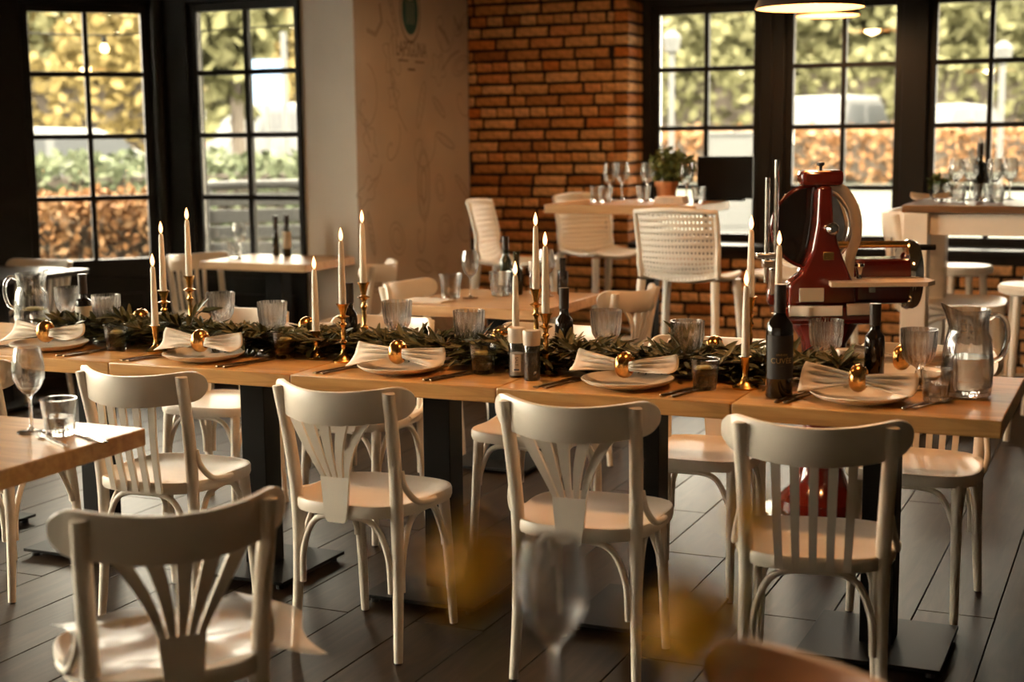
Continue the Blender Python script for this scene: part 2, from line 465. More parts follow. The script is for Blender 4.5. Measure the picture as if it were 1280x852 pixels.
o = obj('lettering', tm, 'mural_ink_dark', mur, 0); o.matrix_local = Matrix.Translation((XM+.001, 8.325, 2.03)) @ Matrix(((0, 0, 1, 0), (1, 0, 0, 0), (0, 1, 0, 0), (0, 0, 0, 1)))
ln = MB().span((XM+.0006, 8.14, 1.955), (XM+.001, 8.28, 1.965)).span((XM+.0006, 8.37, 1.953), (XM+.001, 8.50, 1.963)).span((XM+.0006, 8.27, 1.90), (XM+.001, 8.37, 1.915))
obj('lettering_line', ln, 'mural_ink_dark', mur, 0)

# windows and glazed doors: black leaf, two columns of four panes
def window(name, loc, rz, gx0, gx1, fx0, fx1, z0, zrows, label, panel=False, ztop=2.40):
    w_ = thing(name, label, None, loc, rz, None, 'structure')
    zt, zb = zrows[0], zrows[-1]
    st = .05                                                   # leaf stile
    obj('frame', MB().span((fx0, -.02, z0), (gx0-st, .10, ztop), .006).span((gx1+st, -.02, z0), (fx1, .10, ztop), .006).span((gx0-st, -.02, zt+st), (gx1+st, .10, ztop), .006), 'black_frame', w_)
    leaf = MB().span((gx0-st, .01, max(z0, zb-.12)), (gx0, .07, zt+st), .005).span((gx1, .01, max(z0, zb-.12)), (gx1+st, .07, zt+st), .005)
    leaf.span((gx0, .01, zt), (gx1, .07, zt+st), .005).span((gx0, .01, max(z0, zb-.12)), (gx1, .07, zb), .005)
    lf = obj('leaf_frame', leaf, 'black_frame', w_)
    if panel:
        obj('lower_panel', MB().span((gx0-st, .02, z0), (gx1+st, .06, zb-.12)).span((gx0+.05, .0, z0+.14), (gx1-.05, .03, zb-.22), .012), 'black_frame', w_)
    xm = (gx0+gx1)/2; mw = .016
    obj('muntin', MB().span((xm-mw, .015, zb), (xm+mw, .06, zt), .004), 'black_frame', w_)
    for z in zrows[1:-1]: obj('muntin', MB().span((gx0, .018, z-mw), (gx1, .056, z+mw), .004), 'black_frame', w_)
    for a, b_ in zip(zrows, zrows[1:]):
        for x0, x1 in ((gx0, xm), (xm, gx1)):
            obj('pane', MB().span((x0+.002, .034, b_+.002), (x1-.002, .038, a-.002)), 'pane', w_, 0)
    return w_
ZR = (2.265, 1.89, 1.505, 1.12, .735)
ZB_ = (2.27, 1.91, 1.52, 1.128, .82)
for i, (xc, lb) in enumerate(((-2.763, 'black window with eight panes beside the end of the brick wall'), (-1.855, 'black window with eight panes behind the red slicing machine'), (-.955, 'black window with eight panes behind the high white-legged table'))):
    window('window_%d' % (i+1), (xc, YW, 0), 0, -.322, .322, -.455+(.01 if i == 0 else 0), .453, .765, ZB_, lb)
window('door_1', (-5.147, YD, 0), 0, -.358, .358, -.66, .372, 0, ZR, 'black glazed garden door next to the white wall', True)
q = math.sqrt(.5)
window('door_2', (-6.09, 7.28, 0), R(45), -.335, .335, -.60, .48, 0, ZR, 'black glazed garden door in the slanting corner wall', True)
# boarding over the doors, the corner posts, the left and rear walls with their own windows
obj('wall_lintel', MB().span((-5.82, YD-.02, 2.40), (-4.775, YD+.1, ZC)), 'black_frame', kind='structure')
o = obj('wall_lintel_slanted', MB().span((-.62, -.02, 2.40), (.5, .1, ZC)), 'black_frame', kind='structure'); o.location = (-6.09, 7.28, 0); o.rotation_euler = (0, 0, R(45))
o = obj('trim_2', MB().tube([(-5.76, 7.55, 0), (-5.76, 7.55, 2.5)], .035, 12), 'black_frame', kind='structure')
xl2, yl2 = -6.09-.60*q, 7.28-.60*q
o = obj('wall_corner', MB().prism([(xl2, yl2), (XL, yl2-(xl2-XL)), (XL-.12, yl2-(xl2-XL)), (XL-.12, yl2+.12), (xl2, yl2+.12)], 0, ZC), 'black_frame', kind='structure')
ylc = yl2-(xl2-XL)
def wall_with_openings(name, fixed, lo, hi, ops, axis, mat, th=.12):
    mb = MB()
    def bx(a, b_, z0, z1):
        if axis == 'y': mb.span((fixed-th, a, z0), (fixed, b_, z1))
        else: mb.span((a, fixed-th, z0), (b_, fixed, z1))
    pos = lo
    for a, b_, z0, z1 in ops:
        bx(pos, a, 0, ZC)
        if z0 > 0: bx(a, b_, 0, z0)
        bx(a, b_, z1, ZC); pos = b_
    bx(pos, hi, 0, ZC)
    return obj(name, mb, mat, kind='structure')
opsL = [(.2, 1.75, .1, 2.85), (1.9, 3.65, .1, 2.85), (3.8, 5.75, .05, 2.88)]
wall_with_openings('wall_left', XL, YBACK-.12, ylc, opsL, 'y', 'plaster')
opsB = []
wall_with_openings('wall_rear', YBACK, XL, XR+.12, opsB, 'x', 'plaster')
obj('wall_right', MB().span((XR, YBACK, 0), (XR+.12, 9.8, ZC)), 'wall_dark', kind='structure')
def side_window(name, loc, rz, wd, label, z0=.1, z1=2.8):
    w_ = thing(name, label, None, loc, rz, None, 'structure')
    obj('frame', MB().span((0, 0, z0), (.05, .1, z1)).span((wd-.05, 0, z0), (wd, .1, z1)).span((.05, 0, z0), (wd-.05, .1, z0+.05)).span((.05, 0, z1-.05), (wd-.05, .1, z1)), 'black_frame', w_)
    obj('muntin', MB().span((wd/2-.02, .02, z0+.05), (wd/2+.02, .08, z1-.05)), 'black_frame', w_)
    for a, b_ in ((.05, wd/2-.02), (wd/2+.02, wd-.05)): obj('pane', MB().span((a, .04, z0+.05), (b_, .044, z1-.05)), 'pane', w_, 0)
for i, (a, b_, _, _) in enumerate(opsL): side_window('window_%d' % (4+i), (XL, a, 0), R(90), b_-a, 'wide black-framed window in the long side wall')
for i, (a, b_, _, _) in enumerate(opsB): side_window('window_%d' % (7+i), (a, YBACK-.11, 0), 0, b_-a, 'wide black-framed window in the rear wall')

# ================================================================== CHAIRS
def rail_y(x): return -.255+.12*(x/.225)**2
def make_chair(name, style, mat):
    t = thing(name, None, 'chair')
    # seat: rounded trapezoid, rim raised round a dished top
    mb = MB(); n = 44
    def ring(s, z):
        out = []
        for k in range(n):
            a = 2*PI*k/n; c, si = math.cos(a), math.sin(a); e = 2/3.4
            x = math.copysign(abs(c)**e, c); y = math.copysign(abs(si)**e, si)
            out.append((.203*s*x*(1+.07*y), .20*y*s, z))
        return out
    rings = [ring(.90, .418), ring(.985, .420), ring(1.0, .430), ring(1.0, .448), ring(.985, .455), ring(.945, .456), ring(.90, .450), ring(.55, .444)]
    vs = [p for r_ in rings for p in r_]; fs = [(i*n+k, i*n+(k+1) % n, (i+1)*n+(k+1) % n, (i+1)*n+k) for i in range(len(rings)-1) for k in range(n)]
    fs += [tuple(range(n))[::-1], tuple((len(rings)-1)*n+k for k in range(n))]
    obj('seat', mb.add(vs, fs), mat, t, 50)
    # curved top rail
    mb = MB(); cols = 36; prof = []
    for i in range(cols+1):
        x = .225*math.sin(PI*(i/cols-.5)); ex = max(0, (abs(x)-.175)/.05); hh = .045*math.sqrt(max(.0, 1-ex**2.6)) + .003
        y = rail_y(x); zc = .741+.017*(x/.225)**2
        tx = 2*.12*x/.225**2; nn = Vector((-tx, 1, 0)).normalized(); p = Vector((x, y, zc)); th = .0095
        lean = .10
        for dz, dn in ((-1, -.7), (-.92, -1), (.92, -1), (1, -.7), (1, .7), (.92, 1), (-.92, 1), (-1, .7)):
            prof.append(p+nn*th*dn+Vector((0, -lean*dz*hh, dz*hh)))
    fs = [(i*8+k, i*8+(k+1) % 8, (i+1)*8+(k+1) % 8, (i+1)*8+k) for i in range(cols) for k in range(8)]
    fs += [tuple(range(8)), tuple(cols*8+k for k in range(8))[::-1]]
    obj('top_rail', mb.add(prof, fs), mat, t, 40)
    # rear legs run up into the back posts; front legs taper
    for s in (-1, 1):
        pts = smooth([(s*.175, -.172, .004), (s*.168, -.152, .20), (s*.166, -.146, .42), (s*.172, -.164, .60), (s*.180, -.200, .770), (s*.1805, -.201, .779)], 5)
        m_ = len(pts); rad = [.0125+.0065*min(1, i/(m_*.4)) - (.002*max(0, (i/m_-.6)/.4)) for i in range(m_)]; rad[-1] = .011; rad[-2] = .0155
        lg = obj('rear_leg', MB().tube(pts, rad, 12), mat, t, 40)
        obj('glide', MB().tube([(s*.175, -.172, 0), (s*.175, -.172, .006)], .010, 10), 'rubber', lg)
        fp = smooth([(s*.158, .200, .004), (s*.154, .182, .22), (s*.150, .160, .425)], 5)
        lg = obj('front_leg', MB().tube(fp, [.0125+.006*i/(len(fp)-1) for i in range(len(fp))], 12), mat, t, 40)
        obj('glide', MB().tube([(s*.158, .200, 0), (s*.158, .200, .006)], .010, 10), 'rubber', lg)
        # bent brace from the post down onto the seat
        bp = smooth([(s*.182, -.146, .555), (s*.190, -.140, .51), (s*.200, -.095, .462), (s*.203, -.03, .447), (s*.204, .01, .444)], 5)
        obj('seat_brace', MB().tube(bp, .0095, 8), mat, t, 60)
        ap = smooth([(s*.172, -.135, .20), (s*.170, -.125, .29), (s*.165, -.075, .385), (s*.160, 0, .410), (s*.157, .09, .395), (s*.154, .150, .30), (s*.155, .160, .26)], 5)
        obj('side_arch', MB().tube(ap, .0095, 8), mat, t, 60)
    for y, z0, nm in ((-.157, .20, 'rear_arch'), (.165, .26, 'front_arch')):
        ap = smooth([(-.148, y, z0), (-.140, y, .31), (-.095, y, .395), (0, y, .410), (.095, y, .395), (.140, y, .31), (.148, y, z0)], 5)
        obj(nm, MB().tube(ap, .0095, 8), mat, t, 60)
    def slat(xb, wb_, zb, xt, wt, zt, bend=0):
        mb = MB(); n_ = 7; vs = []
        for i in range(n_):
            u = i/(n_-1); x = xb+(xt-xb)*(u+bend*u*(1-u)*-1); wd = (wb_+(wt-wb_)*u)/2; z = zb+(zt-zb)*u
            y0 = -.198; y = y0+(rail_y(x)-y0+.004)*u-.012*math.sin(PI*u)*.5
            for dx, dy in ((-wd, -.005), (wd, -.005), (wd, .005), (-wd, .005)): vs.append((x+dx, y+dy, z))
        fs = [(i*4+k, i*4+(k+1) % 4, i*4+4+(k+1) % 4, i*4+4+k) for i in range(n_-1) for k in range(4)]+[(3, 2, 1, 0), tuple((n_-1)*4+k for k in range(4))]
        return mb.add(vs, fs)
    if style == 'fan':
        pl = [(-.034, .412), (-.026, .404), (.026, .404), (.034, .412), (.0405, .46), (.047, .535), (-.047, .535), (-.0405, .46)]
        sp = obj('splat', MB().prism(pl, -.206, -.195, 'y'), mat, t, 30)
        for k in range(5):
            q_ = k-2
            obj('slat', slat(q_*.0188, .0135, .53, q_*.056, .034, .70, .45), mat, sp, 30)
    else:
        for k in range(5):
            q_ = k-2
            obj('slat', slat(q_*.041, .019, .425, q_*.046, .023, .70), mat, t, 30)
    return t
fan = Proto(make_chair('bentwood_chair', 'fan', 'chair_white'))
bar = Proto(make_chair('bentwood_chair', 'slats', 'chair_white'))
GN, GF = 'chairs along the near side of the long table', 'chairs along the far side of the long table'
bar.put((-3.50, 3.65, 0), R(0), 'white slat-back bentwood chair at the far end of the long table, beside the water jug', GN)
bar.put((-2.795, 3.66, 0), R(2), 'white slat-back bentwood chair between the small corner table and the long table', GN)
fan.put((-2.072, 3.645, 0), R(-1.5), 'white fan-back bentwood chair next to the slat-back chair behind the small corner table', GN)
fan.put((-1.385, 3.665, 0), R(3), 'white fan-back bentwood chair in front of the salt and pepper grinders', GN)
bar.put((-.755, 3.62, 0), R(10), 'white slat-back bentwood chair in front of the dark wine bottle', GN)
fan.put((-3.37, 4.74, 0), R(184), 'white fan-back chair facing us across the table from the slat-back chair', GF)
fan.put((-2.70, 4.70, 0), R(178), 'white fan-back chair facing us behind the three middle-left candles', GF)
bar.put((-1.98, 4.68, 0), R(176), 'white chair facing us behind the salt and pepper grinders', GF)
fan.put((-1.335, 4.545, 0), R(180), 'white fan-back chair facing us with a bright glint on its seat', GF)
bar.put((-.645, 4.60, 0), R(178), 'white slat-back chair facing us in the dark behind the end of the table', GF)
near = fan.put((-1.829, 2.328, 0), R(49), 'white fan-back chair with crumpled clear film on its seat')
del near['group']
brown = make_chair('bentwood_chair', 'fan', 'chair_warm_shade'); tag(brown, 'white chair top close to the camera, coloured brown for warm light and shade', 'chair'); brown.location = (-.46, 1.60, 0); brown.rotation_euler = (0, 0, R(137))
# chairs round the smaller tables behind
GB = 'chairs at the small tables by the walls'
bar.put((-5.14, 7.17, 0), R(-112), 'white slat-back chair at the small table by the garden door', GB)
bar.put((-4.10, 7.02, 0), R(100), 'white chair in front of the printed brown wall panel', GB)
bar.put((-3.08, 6.10, 0), R(-92), 'white chair at the oak table, back turned to the printed panel', GB)
fan.put((-2.32, 6.22, 0), R(78), 'white chair at the oak table under the bar stools, rail end turned up', GB)
bar.put((-6.50, 6.05, 0), R(-100), 'white chair with rail above the dark tabletop, beside the slanting glazed door', GB)
bar.put((-5.92, 6.42, 0), R(-178), 'white chair with long pale rail in front of the slanting glazed door', GB)

# crumpled clear film on the seat of the close chair
mb = MB(); gx, gy = 26, 24; rf = random.Random(5); vs_ = []
for j in range(gy+1):
    for i in range(gx+1):
        u = -.19+.49*i/gx; v = -.18+.38*j/gy; over = max(0, abs(u)-.205)
        z = .4625+.005*math.sin(u*31+v*13)+.004*math.sin(v*37-u*19)+rf.uniform(-.0015, .0015)+.003
        z = max(z, .4605)
        if abs(u) > .2: z = .468-over*.2+.010*math.sin(v*13+u*26)
        vs_.append((u+.02*math.sin(v*17), v, z))
fs_ = [(j*(gx+1)+i, j*(gx+1)+i+1, (j+1)*(gx+1)+i+1, (j+1)*(gx+1)+i) for j in range(gy) for i in range(gx)]
mb.add(vs_, fs_)
o = obj('plastic_film', mb, 'film', None, 25); tag(o, 'crumpled clear plastic film lying on the close chair seat', 'plastic film'); o.location = (-1.829, 2.328, 0); o.rotation_euler = (0, 0, R(49))

# ================================================================== TABLES
def make_table(name, wx, wy, z, mat, th=.046, post=.095, plate=.40):
    t = thing(name, None, 'table')
    mb = MB().box((0, 0, z-th/2), (wx, wy, th), None, .004)
    obj('table_top', mb, mat, t)
    obj('post', MB().box((0, 0, (z-th+.03)/2), (post, post, z-th-.03), None, .003), 'black_steel', t)
    obj('bracket', MB().box((0, 0, z-th-.006), (.36, .36, .012), None, .002), 'black_steel', t)
    bp = obj('base_plate', MB().box((0, 0, .024), (plate, plate, .012), None, .002), 'black_steel', t)
    for sx in (-1, 1):
        for sy in (-1, 1): obj('foot', MB().tube([(sx*(plate/2-.03), sy*(plate/2-.03), 0), (sx*(plate/2-.03), sy*(plate/2-.03), .019)], .014, 10), 'rubber', bp)
    return t
X0, YN, TZ = -3.121, 3.761, .76
TC = [X0+.7*(i-.5) for i in range(-1, 5)]
TY = YN+.35
tb = Proto(make_table('oak_table', .698, .70, TZ, 'oak'))
for x, lb in zip(TC, ('oak table starting the long row under the left water jug', 'oak table of the long row carrying the first cream-labelled bottle', 'oak table of the long row carrying the first three tall candles', 'oak table of the long row at the middle, under the folded white napkin', 'oak table of the long row carrying the salt and pepper grinders', 'oak table closing the long row, carrying the wine bottle and right jug')):
    tb.put((x, TY, 0), 0, lb, 'square oak tables pushed into one long row')
tb.put((-2.66, 2.565, 0), 0, 'oak corner table with one wine glass, one tumbler and cutlery')['group'] = 'single oak tables'
t_ = make_table('oak_table', .70, .70, .76, 'oak_light'); tag(t_, 'oak table holding an empty wine glass and pale bottles below the brick wall', 'table'); t_.location = (-2.66, 5.88, 0); 
t_ = make_table('oak_table', .72, .56, .78, 'oak_light', post=.11); tag(t_, 'oak table with two slim bottles in front of the garden door', 'table'); t_.location = (-4.70, 7.215, 0)
t_ = make_table('dark_table', .70, .74, .76, 'dark_top', th=.03); tag(t_, 'dark-edged table in front of the slanting glazed door', 'table'); t_.location = (-5.88, 6.17, 0)
t_ = make_table('oak_table', .80, 1.18, .76, 'oak_dark'); tag(t_, 'dark wooden table close to the camera carrying the blurred glass', 'table'); t_.location = (-.36, 1.05, 0)
# bar-height tables
t_ = thing('bar_table', 'high oak bar table on a black post below the brick wall', 'table', (-2.62, 7.66, 0))
obj('table_top', MB().box((0, 0, 1.085), (.86, .66, .05), None, .005), 'oak_light', t_)
obj('post', MB().box((.06, 0, .545), (.10, .10, 1.03), None, .003), 'black_steel', t_)
obj('base_plate', MB().box((.06, 0, .02), (.5, .45, .012), None, .002), 'black_steel', t_)
obj('foot', MB().box((.06, 0, .007), (.4, .3, .014)), 'rubber', t_)
t_ = thing('bar_table', 'high table with dark top and thick white legs below the windows', 'table', (-.50, 7.62, 0))
obj('table_top', MB().box((0, 0, 1.112), (1.24, .80, .036), None, .004), 'oak_dark', t_)
obj('apron', MB().span((-.58, -.36, .985), (.58, -.33, 1.093)).span((-.58, .33, .985), (.58, .36, 1.093)).span((-.60, -.36, .985), (-.57, .36, 1.093)).span((.57, -.36, .985), (.60, .36, 1.093)), 'chair_white', t_)
for sx in (-1, 1):
    for sy in (-1, 1): obj('leg', MB().box((sx*.555, sy*.335, .546), (.12, .12, 1.092), None, .006), 'chair_white', t_)

# ================================================================== BAR STOOLS
def make_stool(name, mat):
    t = thing(name, None, 'stool')
    # perforated shell: one curved sheet from backrest down to the seat
    mb = MB(); nu, nv = 22, 22
    def P(u, v):                                        # u across -1..1, v 0 seat front .. 1 top of back
        wd = .20+.012*v
        if v < .48:
            s = v/.48; y = .19-.36*s; z = .745-.018*math.sin(PI*s)+.012*s
        else:
            s = (v-.48)/.52; y = -.17-.085*s; z = .757+.345*(s**1.05)
            if s < .35: y -= -.03*(1-s/.35)**2; z += .01*(1-s/.35)
        curl = .030*(u*u)
        return Vector((u*wd, y+(.055*u*u if v > .48 else 0)*min(1, (v-.48)/.25 if v > .48 else 0), z+(curl if v < .48 else curl*(1-min(1, (v-.48)/.2)))))
    vs = []; fs = []
    for j in range(nv):
        for i in range(nu):
            off = .5 if j % 2 else 0
            u0 = -1+2*i/nu; u1 = -1+2*(i+1)/nu; v0 = j/nv; v1 = (j+1)/nv
            cs = [P(u0, v0), P(u1, v0), P(u1, v1), P(u0, v1)]; c = (cs[0]+cs[1]+cs[2]+cs[3])/4
            inn = [c+(q_-c)*.42 for q_ in cs]; o_ = len(vs); vs += cs+inn
            fs += [(o_+k, o_+(k+1) % 4, o_+4+(k+1) % 4, o_+4+k) for k in range(4)]
    mb.add(vs, fs)
    sh = obj('shell', mb, mat, t, 60)
    bmm = bmesh.new(); bmm.from_mesh(sh.data); bmesh.ops.remove_doubles(bmm, verts=bmm.verts, dist=.0005); bmesh.ops.recalc_face_normals(bmm, faces=bmm.faces)
    bmesh.ops.solidify(bmm, geom=list(bmm.faces), thickness=.008); bmm.to_mesh(sh.data); bmm.free()
    rim = [P(-1, k/20) for k in range(21)]+[P(-1+2*k/8, 1)+Vector((0, 0, .012*math.sin(PI*k/8))) for k in range(1, 8)]+[P(1, 1-k/20) for k in range(21)]+[P(1-2*k/8, 0) for k in range(1, 8)]
    obj('rim', MB().tube(rim, .0145, 8, True), mat, t, 60)
    for sx in (-1, 1):
        obj('leg', MB().tube(smooth([(sx*.235, .225, 0), (sx*.215, .20, .4), (sx*.19, .175, .745)], 4), [.0165+.0065*k/8 for k in range(9)], 10), mat, t, 60)
        obj('leg', MB().tube(smooth([(sx*.235, -.235, 0), (sx*.215, -.20, .4), (sx*.195, -.16, .76)], 4), [.0165+.0065*k/8 for k in range(9)], 10), mat, t, 60)
        obj('foot_rail', MB().tube([(sx*.222, .21, .26), (sx*.222, -.215, .26)], .011, 8), mat, t, 60)
    obj('foot_rail', MB().tube([(-.22, .212, .24), (.22, .212, .24)], .013, 8), mat, t, 60)
    return t
stool = Proto(make_stool('bar_stool', 'stool_white'))
GS = 'perforated white bar stools round the high oak table'
stool.put((-2.14, 7.06, 0), R(-4), 'perforated white bar stool turned away from us at the high oak table', GS)
stool.put((-3.36, 7.62, 0), R(-82), 'perforated white bar stool seen side-on at the end of the high oak table', GS)
stool.put((-3.12, 8.42, 0), R(-120), 'perforated white bar stool behind the high oak table, against the bricks', GS)
stool.put((-1.66, 7.45, 0), R(165), 'white bar stool half hidden behind the red slicing machine', GS)
def make_wood_stool():
    t = thing('backless_stool', None, 'stool')
    obj('seat', MB().lathe([(0, .70), (.14, .70), (.17, .71), (.175, .735), (.165, .75), (.10, .742), (0, .740)], 36), 'chair_white', t, 40)
    for k in range(4):
        a = PI/4+k*PI/2; obj('leg', MB().tube([(.17*math.cos(a), .17*math.sin(a), 0), (.125*math.cos(a), .125*math.sin(a), .712)], [.015, .02], 10), 'chair_white', t, 60)
    obj('foot_ring', MB().tube([(.152*math.cos(k*PI/12), .152*math.sin(k*PI/12), .28) for k in range(24)], .009, 8, True), 'chair_white', t, 60)
    return t
ws = Proto(make_wood_stool())
GW = 'round white stools under the high table by the windows'
ws.put((-.50, 7.36, 0), R(10), 'round white stool tucked under the high white-legged table', GW)
ws.put((-.96, 8.30, 0), R(30), 'round white stool between the high white-legged table and the low brick wall', GW)
ws.put((-.42, 7.85, 0), R(20), 'round white stool at the edge of view under the high white-legged table', GW)
hc = bar.put((-.93, 7.72, .0), R(-86), 'tall white slat-back chair at the end of the high white-legged table', None, 1.36)
if 'group' in hc: del hc['group']

# ================================================================== TABLEWARE
def make_goblet():
    t = thing('crystal_goblet', None, 'glass')
    pr = [(0, .004), (.030, .003), (.033, .001), (.033, .004), (.012, .008), (.0065, .016), (.0055, .035), (.0085, .044), (.0055, .052), (.012, .060), (.030, .072), (.040, .090), (.0445, .120), (.0485, .160),
          (.0470, .160), (.0428, .120), (.0375, .092), (.027, .076), (.006, .069), (0, .068)]
    def fn(i, a, r, z):
        if 10 <= i <= 12: return r*(1+.10*abs(math.cos(a*9))-.04), z
        return r, z
    obj('bowl', MB().lathe(pr, 72, fn), 'crystal', t, 50); return t
def make_tumbler(water=.6, lemon=True, name='water_tumbler', s=1.0):
    t = thing(name, None, 'glass')
    pr = [(0, 0), (.030, 0), (.033, .003), (.035, .03), (.039, .06), (.0425, .088), (.0400, .088), (.0365, .06), (.0325, .03), (.029, .014), (0, .013)]
    pr = [(r*s, z*s) for r, z in pr]
    def fn(i, a, r, z): return (r*(1+.03*math.cos(a*10)), z) if 1 < i < 4 else (r, z)
    obj('tumbler', MB().lathe(pr, 60, fn), 'glass', t, 50)
    if water:
        h = .014*s+(.07*s)*water; rr = (.029+(.011*water))*s
        obj('water', MB().lathe([(0, .0145*s), (.0282*s, .0150*s), (.0318*s, .030*s), (rr-.0012*s, h), (0, h)], 40), 'water', t, 40)
        if lemon: obj('lemon_slice', MB().lathe([(0, h-.004), (.019, h-.004), (.021, h), (.019, h+.004), (0, h+.004)], 20, c=(.004, .003, 0)), 'lemon', t, 40)
    return t
simple('lemon', (.72, .58, .18), .5)
def make_wineglass(s=1.0, wine=None):
    t = thing('wine_glass', None, 'glass')
    pr = [(0, .003), (.033, .002), (.036, 0), (.036, .003), (.010, .007), (.0045, .016), (.004, .085), (.007, .095), (.026, .112), (.038, .138), (.040, .160), (.0365, .190), (.031, .215), (.0300, .215), (.0352, .190), (.0388, .160), (.0368, .139), (.025, .1135), (.006, .0985), (0, .098)]
    obj('bowl', MB().lathe([(r*s, z*s) for r, z in pr], 40), 'glass', t, 50); return t
def make_candle(hh):
    t = thing('brass_candlestick', None, 'candlestick')
    k = hh/.19
    pr = [(0, 0), (.036, 0), (.037, .005), (.030, .010), (.020, .016), (.012, .026), (.008, .036)]
    if hh > .12:
        pr += [(.0075, .05), (.013, hh*.34), (.0065, hh*.38), (.009, hh*.5), (.006, hh*.58), (.012, hh*.64), (.007, hh*.68), (.009, hh*.74), (.022, hh*.78), (.008, hh*.81), (.012, hh*.88), (.016, hh*.95), (.022, hh), (.013, hh), (.0115, hh-.012), (0, hh-.012)]
    else:
        pr += [(.009, .05), (.011, hh*.7), (.013, hh*.9), (.019, hh), (.0135, hh), (.0115, hh-.012), (0, hh-.012)]
    obj('holder', MB().lathe(pr, 32), 'brass', t, 40); return t
def make_taper():
    t = thing('taper_candle', None, 'candle')
    obj('wax_body', MB().lathe([(0, 0), (.0112, 0), (.0122, .02), (.0105, .12), (.0082, .205), (.006, .214), (0, .212)], 20), 'wax', t, 50)
    obj('wick', MB().tube([(0, 0, .211), (.001, 0, .222)], .0012, 6), 'wick', t)
    obj('flame', MB().lathe([(0, .214), (.0055, .222), (.0072, .231), (.0052, .244), (.002, .254), (0, .259)], 12), 'flame', t, 60)
    return t
def bottle_profile(rb, hb, hn, h, rn=.0135):
    return [(0, 0), (rb*.9, 0), (rb, .006), (rb, hb), (rb*.93, hb+.02), (rb*.55, hn-.012), (rn*1.1, hn), (rn, h-.03), (rn*1.12, h-.028), (rn*1.12, h), (0, h)]
def make_bottle(rb, hb, hn, h, mat, label_mat=None, lz=None, caps=None, cat='bottle', name='bottle'):
    t = thing(name, None, cat)
    obj('body', MB().lathe(bottle_profile(rb, hb, hn, h), 36), mat, t, 45)
    if label_mat: obj('label', MB().lathe([(rb+.0003, lz[0]), (rb+.0008, lz[0]), (rb+.0008, lz[1]), (rb+.0003, lz[1])], 36), label_mat, t, 45)
    if caps: obj('capsule', MB().lathe([(0, h+.001), (.0165, h+.001), (.0165, h-.002), (.0162, caps), (.014, caps)], 24), 'bottle_capsule', t, 45)
    return t
def make_jug(water=.55, lem=True):
    t = thing('glass_jug', None, 'jug')
    out = [(0, 0), (.050, 0), (.056, .006), (.060, .03), (.061, .06), (.060, .09), (.0585, .12), (.054, .145), (.048, .158), (.047, .172), (.049, .195), (.052, .215)]
    inn = [(.0495, .215), (.0465, .195), (.0445, .172), (.0455, .158), (.0515, .144), (.0555, .12), (.057, .09), (.0578, .06), (.0568, .03), (.053, .014), (0, .013)]
    def fn(i, a, r, z):
        if 2 <= i <= 5: r *= 1+.035*math.cos(a*14+(i % 2)*PI)
        if i in (10, 11, 12, 13):
            k = max(0, math.cos(a))**8; r = r*(1+.35*k*(1 if i in (11, 12) else .5)); z += .016*k*(1 if i in (11, 12) else .4)
        return r, z
    obj('jug_body', MB().lathe(out+inn, 64, fn), 'glass', t, 55)
    obj('handle', MB().tube(smooth([(-.047, 0, .19), (-.070, 0, .20), (-.092, 0, .182), (-.097, 0, .14), (-.085, 0, .10), (-.063, 0, .085)], 5), .0068, 10), 'glass', t, 60)
    h = .014+.12*water
    obj('water', MB().lathe([(0, .0145), (.052, .0150), (.0558, .03), (.0566, .06), (.0560, min(h, .09)), (.0548 if h > .09 else .0560, h), (0, h)], 40), 'water', t, 40)
    if lem: obj('lemon_slice', MB().lathe([(0, h-.006), (.030, h-.006), (.032, h-.002), (.030, h+.003), (0, h+.003)], 20, c=(.01, .0, 0)), 'lemon', t, 40)
    return t
def make_plate(r=.135):
    t = thing('dinner_plate', None, 'plate')
    k = r/.135
    obj('dish', MB().lathe([(0, .004), (.075*k, .004), (.08*k, 0), (.085*k, .003), (.118*k, .011), (.134*k, .021), (.1355*k, .0245), (.132*k, .0255), (.116*k, .016), (.088*k, .009), (0, .008)], 56), 'ceramic', t, 40)
    return t
def make_napkin(seed):
    t = thing('folded_napkin', None, 'napkin'); rn = random.Random(seed)
    T = Vector((0, .42, .907)); Nn = Vector((0, -.907, .42)); C0 = Vector((0, .0, .046))
    ph = rn.uniform(0, 6); lift = (rn.uniform(-.006, .012), rn.uniform(-.01, .01)); dr = rn.uniform(.016, .034)
    for s in (-1, 1):
        nu, nv = 14, 44; vs = []
        for j in range(nv+1):
            v = -1+2*j/nv
            for i in range(nu+1):
                u = i/nu; x = s*(.008+(.150 if abs(v) < .99 else .148)*u*(1-.05*v*v))
                wd = v*(.014+.020*u)+.002*u
                if v < 0: wd -= (dr if s < 0 else dr*.45)*u*(-v)**1.4
                n_ = .0075*math.sin(PI*min(1, u*1.15))**.7*math.cos(v*PI*3.5+ph+s)+.006*math.sin(u*5+v*2+ph)*u + (.05*u*v*v if v < 0 else 0)
                p = C0+Vector((x, 0, 0))+T*wd+Nn*n_+Vector((0, 0, lift[0 if s < 0 else 1]*u))
                p.z = max(p.z, .006)
                vs.append(p)
        m_ = nu+1; fs = [(j*m_+i, j*m_+i+1, (j+1)*m_+i+1, (j+1)*m_+i) for j in range(nv) for i in range(nu)]
        sd = obj('wing', MB().add(vs, fs), 'linen', t, 70)
        bm = bmesh.new(); bm.from_mesh(sd.data); bmesh.ops.solidify(bm, geom=list(bm.faces), thickness=.002); bm.to_mesh(sd.data); bm.free()
    return t
